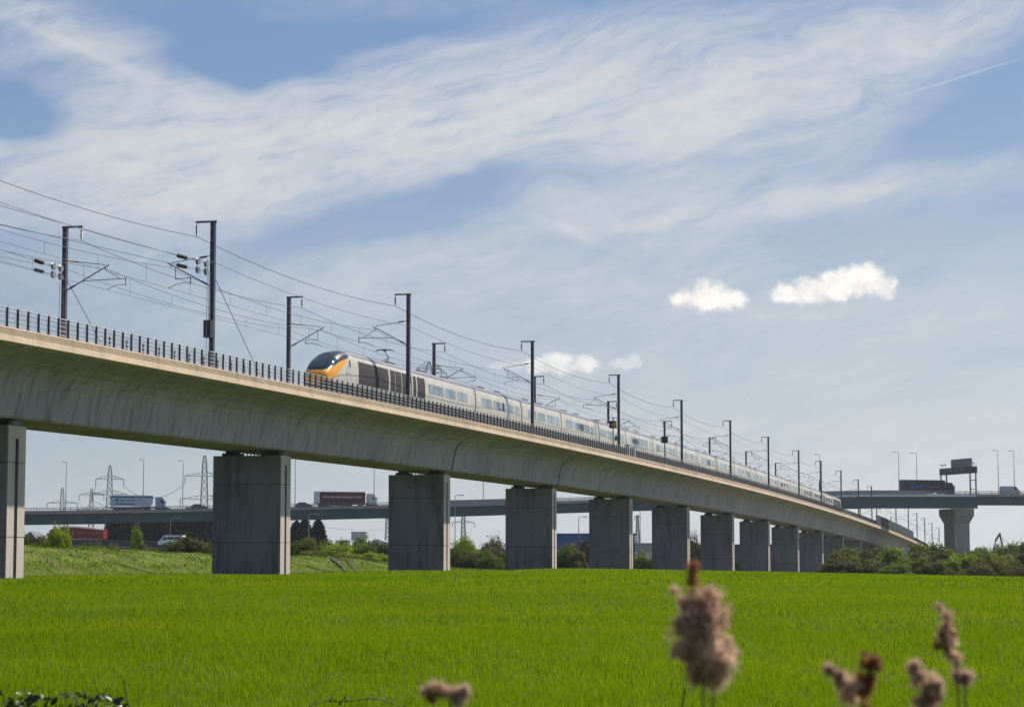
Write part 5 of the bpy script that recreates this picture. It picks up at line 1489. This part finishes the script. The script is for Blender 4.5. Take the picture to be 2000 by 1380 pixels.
def conifer(x, ytop, wpx, depth, seed, label, group='dark conifers under the bridge', dens=1.0):
    p = pix(x, ytop, depth); z0 = gh(p.x, p.y); h = p.z - z0; w = wpx / F_PX * depth / 2
    r = np.random.default_rng(seed)
    e = empty('conifer_tree', (p.x, p.y, z0), label, 'tree', group)
    m = MB(); m.tube([(0, 0, 0), (0, 0, h * .97)], .3, 6, r1=.04); m.build('trunk', 'bark', e)
    n = int(9000 * dens); u = r.uniform(.02, 1, n) ** .8; lev = u + .012 * np.sin(u * 90)
    ang = r.uniform(0, 6.28, n); arms = np.round(ang / .52) * .52 + lev * 9 + r.normal(size=n) * .13
    maxr = w * (1 - lev) ** .5 * (0.75 + .5 * np.abs(np.sin(arms * 3.7 + lev * 23))) + .15
    rad = maxr * r.uniform(0, 1, n) ** .55
    c = np.stack([np.cos(arms) * rad, np.sin(arms) * rad, h * lev - rad * .18 + r.normal(size=n) * .18 + .02 * h], -1)
    a = np.stack([np.cos(arms), np.sin(arms), -.3 + 0 * arms], -1) + r.normal(size=(n, 3)) * .4; b = np.cross(a, r.normal(size=(n, 3)))
    b /= np.linalg.norm(b, axis=1, keepdims=True); s = .62 * r.uniform(.5, 1.3, n)[:, None]
    place('crown', np_mesh('crown', np.stack([c - a * s * .5, c + b * s * .3, c + a * s * .6, c - b * s * .3], 1).reshape(-1, 3), 4, 'needle'), e)
for i, (x, y, w, d, lab) in enumerate([(222, 1012, 64, 640, 'dark conifer right behind the red lorry'), (255, 1002, 84, 650, 'dark conifer left of the lower lamp post, second from the red lorry'), (300, 1000, 92, 640, 'broad dark conifer behind the small yellow-green bush'),
        (345, 1000, 90, 650, 'dark conifer behind the white minibus'), (388, 998, 90, 640, 'dark conifer at the left face of the second pier'), (580, 1020, 60, 600, 'dark conifer at the right face of the second pier'),
        (596, 1014, 44, 610, 'dark conifer right behind the lamp post between the second and third piers'), (622, 1016, 46, 590, 'pointed conifer standing alone between the second and third piers'), (420, 1002, 80, 660, 'dark conifer hidden mostly by the second pier'), (238, 998, 84, 675, 'dark conifer in the back row, nearest the red lorry'), (280, 994, 90, 680, 'dark conifer in the back row left of the lower lamp post'), (325, 994, 90, 676, 'dark conifer in the back row above the white minibus'), (368, 994, 90, 682, 'dark conifer in the back row right of the white minibus'), (404, 996, 80, 676, 'dark conifer in the back row touching the second pier')]):
    conifer(x, y, w, d, 300 + i, lab)

# dark fence posts at the right field edge
for i, (x, y0, lab) in enumerate(((1737, 1078, 'thin dark post among the bushes, left one of two'), (1821, 1076, 'thin dark post among the bushes, right one of two'))):
    p = pix(x, y0, 308); z0 = gh(p.x, p.y) - .1
    e = abs_empty('timber_post', Vector((p.x, p.y, z0)), lab, 'post', 'dark posts at the field edge')
    m = MB(); m.tube([(p.x, p.y, z0), (p.x, p.y, p.z)], .09, 8, r1=.075); m.build('shaft', 'dry_stalk', e)
    m = MB(); m.tube([(p.x - .5, p.y, p.z - .3), (p.x + .5, p.y, p.z - .3)], .04, 6); m.build('cross_bar', 'dry_stalk', e)

# ------------------------------------------------------------------ foreground reeds, bramble, stalks
def strands(n, spine, width, seed, length=0.055, thick=0.0028, updir=(0, 0, 1)):
    """fluffy plume: thin quads growing from a spine curve, width(u) gives the radius"""
    r = np.random.default_rng(seed)
    sp = np.array([tuple(p) for p in spine])
    m_ = max(6, n // 45)                                   # seed fluff gathers in tufts
    uc = r.uniform(0, 1, m_); idx = uc * (len(sp) - 1); i0 = np.minimum(idx.astype(int), len(sp) - 2); fr = (idx - i0)[:, None]
    wc = np.array([width(q) for q in uc])
    dc = r.normal(size=(m_, 3)); dc /= np.linalg.norm(dc, axis=1, keepdims=True)
    cc = sp[i0] * (1 - fr) + sp[i0 + 1] * fr + dc * (wc * r.uniform(0.25, 1.05, m_))[:, None]
    k = r.integers(0, m_, n); d = r.normal(size=(n, 3)); d /= np.linalg.norm(d, axis=1, keepdims=True)
    c = cc[k] + d * (wc[k] * 0.30 * r.uniform(0, 1, n) ** .5)[:, None]
    d = d * .6 + dc[k] * .6
    dirn = d * .8 + np.array(updir) * .5 + r.normal(size=(n, 3)) * .6; dirn /= np.linalg.norm(dirn, axis=1, keepdims=True)
    side = np.cross(dirn, r.normal(size=(n, 3))); side /= np.linalg.norm(side, axis=1, keepdims=True)
    l = length * r.uniform(.4, 1.2, n)[:, None]
    return np.stack([c - side * thick, c + side * thick, c + dirn * l + side * thick * .4, c + dirn * l - side * thick * .4], 1).reshape(-1, 3)
def reed(label, depth, spine_px, width_px, n, stems, seed, mt='reed_plume', extra=()):
    pts = [pix(x, y, depth) for x, y in spine_px]
    base = Vector((pts[-1].x, depth, gh(pts[-1].x, depth)))
    e = abs_empty('reed', base, label, 'reed', 'dry reeds in the foreground')
    s = depth / F_PX
    wf = lambda u: float(np.interp(u, np.linspace(0, 1, len(width_px)), width_px)) * s
    place('plume', np_mesh('plume', strands(n, pts, wf, seed, length=(26 if n > 4000 else 15) * s, thick=1.2 * s) - np.array(base), 4, mt), e)
    for k, (sp, wp, nn, mm) in enumerate(extra):
        q = [pix(x, y, depth) for x, y in sp]; wf2 = lambda u, wp=wp: float(np.interp(u, np.linspace(0, 1, len(wp)), wp)) * s
        place('side_tuft', np_mesh('side_tuft', strands(nn, q, wf2, seed + 9 + k, length=14 * s, thick=1.2 * s) - np.array(base), 4, mm), e)
    for (x0, y0, x1) in stems:
        a = pix(x0, y0, depth); b = Vector((pix(x1, 1380, depth).x, depth, base.z))
        m = MB(); m.tube([b, a.lerp(b, .5) + Vector((.01, 0, 0)), a], .0042, 6, r1=.003); m.build('stem', 'reed_stem', e)
reed('largest fluffy reed head, pale pink-brown, standing before the piers', 4.7, [(1368, 1172), (1372, 1205), (1374, 1245), (1378, 1290), (1384, 1322)], [20, 46, 54, 46, 26], 6500,
     [(1372, 1300, 1373), (1392, 1300, 1402)], 21,
     extra=[([(1356, 1100), (1354, 1130), (1350, 1172)], [5, 12, 9], 700, 'reed_brown'), ([(1316, 1152), (1326, 1170), (1345, 1178)], [5, 7, 8], 350, 'reed_plume'),
            ([(1412, 1250), (1428, 1272), (1415, 1290)], [10, 12, 10], 600, 'reed_plume'), ([(1326, 1215), (1330, 1275), (1345, 1290)], [12, 14, 12], 700, 'reed_plume'), ([(1335, 1185), (1350, 1200)], [12, 14], 400, 'reed_plume'), ([(1405, 1195), (1415, 1220)], [12, 12], 400, 'reed_plume'), ([(1402, 1300), (1404, 1325)], [14, 11], 450, 'reed_plume'), ([(1358, 1305), (1370, 1325)], [13, 10], 400, 'reed_plume')])
reed('forked brown reed head at the bottom, right of the largest reed', 4.5, [(1618, 1305), (1640, 1325), (1655, 1345), (1660, 1390)], [4, 10, 22, 28], 1700, [(1660, 1385, 1662)], 31,
     extra=[([(1712, 1283), (1702, 1310), (1694, 1345), (1690, 1385)], [10, 15, 13, 12], 1500, 'reed_brown'), ([(1684, 1270), (1688, 1300)], [2, 4], 120, 'reed_brown'), ([(1677, 1312), (1684, 1350)], [4, 9], 350, 'reed_brown')])
reed('pointed pale reed head at the bottom, second from the right edge', 4.5, [(1782, 1294), (1792, 1315), (1808, 1345), (1815, 1390)], [5, 14, 24, 26], 1800, [(1812, 1385, 1812)], 41,
     extra=[([(1818, 1325), (1838, 1342)], [12, 10], 500, 'reed_plume')])
reed('slender reed with open drooping tufts near the right edge', 5.0, [(1840, 1235), (1850, 1255), (1862, 1275), (1866, 1296)], [6, 13, 16, 4], 600, [(1868, 1290, 1900)], 51,
     extra=[([(1830, 1190), (1846, 1208)], [6, 8], 260, 'reed_plume'), ([(1843, 1222), (1856, 1230)], [6, 6], 200, 'reed_plume'), ([(1826, 1232), (1845, 1248)], [4, 7], 200, 'reed_plume'),
            ([(1830, 1262), (1855, 1282)], [7, 9], 320, 'reed_brown'), ([(1850, 1212), (1864, 1240)], [2, 2], 60, 'reed_brown')])
reed('small round reed tuft at the right, below the slender reed', 5.0, [(1868, 1318), (1890, 1326)], [11, 13], 900, [(1884, 1335, 1896)], 61)
reed('wind-bent reed head at the bottom centre', 4.5, [(826, 1358), (842, 1344), (862, 1340), (872, 1354), (890, 1358), (906, 1350)], [4, 7, 7, 6, 8, 8], 900, [(880, 1352, 882)], 71,
     extra=[([(858, 1350), (836, 1372)], [7, 8], 400, 'reed_brown'), ([(890, 1350), (894, 1380)], [9, 7], 500, 'reed_plume'), ([(904, 1344), (913, 1358)], [6, 6], 260, 'reed_plume')])

LEAF = MB(); LEAF.add([(0, 0, 0), (.35, .28, .06), (.75, .24, .03), (1, 0, -.06), (.75, -.24, .03), (.35, -.28, .06), (.5, 0, -.02)], [(0, 1, 6), (1, 2, 6), (2, 3, 6), (3, 4, 6), (4, 5, 6), (5, 0, 6)])
leaf_me = LEAF.mesh('leaf', 'bramble_leaf')
def bramble(label, stems, depth, seed, leaf_px, n_leaf, name='bramble'):
    r = random.Random(seed)
    b0 = pix(stems[0][0][0], 1380, depth)
    base = Vector((b0.x, depth, gh(b0.x, depth)))
    e = abs_empty(name, base, label, name)
    s = depth / F_PX
    for st in stems:
        pts = [pix(x, y, depth + r.uniform(-.15, .15)) for x, y in st]
        if st[0][1] > 1384: pts = [Vector((pts[0].x, depth, base.z))] + pts
        m = MB(); m.tube(pts, 1.3 * s, 5, r1=.7 * s); m.build('stem', 'dry_stalk', e)
        vis = pts[1:] if st[0][1] > 1384 else pts
        for k in range(n_leaf):
            u = r.uniform(0, 1) * (len(vis) - 1); i = min(int(u), len(vis) - 2)
            p = vis[i].lerp(vis[i + 1], u - i) + Vector((r.uniform(-6, 6), r.uniform(-6, 6), r.uniform(-5, 5))) * s
            o = place('leaf', leaf_me, e, p - base, (r.uniform(-1.2, 1.2), r.uniform(-1.0, 1.0), r.uniform(0, 6.28)))
            q = leaf_px * s * r.uniform(.6, 1.25); o.scale = (q, q, q)
rr = random.Random(5)
st = []
for x, y in ((8, 1358), (30, 1368), (48, 1342), (62, 1350), (80, 1366), (96, 1350), (112, 1362), (128, 1352), (150, 1350), (162, 1346), (178, 1360), (192, 1366), (208, 1349), (222, 1364), (236, 1374), (-20, 1352), (-45, 1360)):
    st.append([(x + rr.uniform(-14, 14), 1440), (x + rr.uniform(-6, 6), 1385), (x, y)])
bramble('dark leafy bramble at the bottom left corner', st, 15.0, 3, 19, 14)
bramble('thin arching bramble sprig low in the field, left of the bent reed', [[(590, 1440), (606, 1376), (640, 1368), (680, 1369), (720, 1364), (750, 1366), (778, 1377)], [(727, 1366), (728, 1352)], [(668, 1368), (676, 1358)], [(640, 1368), (646, 1360)]], 17.0, 4, 7, 7, 'bramble')
for x0, y0, x1, lab in ((242, 1334, 251, 'thin dark dry stalk right of the bottom left bramble'), (1337, 1352, 1332, 'short dark dry stalk left of the largest reed stems')):
    a = pix(x0, y0, 14.0); b = pix(x1, 1380, 14.0); d_ = (b - a).normalized()
    base = Vector((b.x + .03, 14.0, gh(b.x, 14.0)))
    e = abs_empty('dry_stalk', base, lab, 'stalk', 'dark dry stalks in the foreground')
    m = MB(); m.tube([base, b, a], .006, 5, r1=.0035); m.build('stem', 'dry_stalk', e)
    m = MB(); m.tube([a, a + Vector((.004, 0, .03))], .007, 5, r1=.003); m.build('tip', 'dry_stalk', e)
for o in bpy.data.objects:
    if '_abs' in o: del o['_abs']

# ------------------------------------------------------------------ thin spring haze over the marshes
def build_haze():
    m = bpy.data.materials.new('haze'); m.use_nodes = True
    nt = m.node_tree; nt.nodes.clear()
    out = nt.nodes.new('ShaderNodeOutputMaterial'); v = nt.nodes.new('ShaderNodeVolumePrincipled')
    v.inputs['Color'].default_value = (0.90, 0.95, 0.98, 1); v.inputs['Density'].default_value = 0.00006; v.inputs['Anisotropy'].default_value = 0.3
    nt.links.new(v.outputs[0], out.inputs['Volume']); MATS['haze'] = m
    o = place('haze', MB().box(-6500, 6500, -500, 9500, -12, 215).mesh('haze', 'haze'))
    tag(o, 'thin pale haze softening the far bridge and pylons', 'haze', kind='stuff')
build_haze()
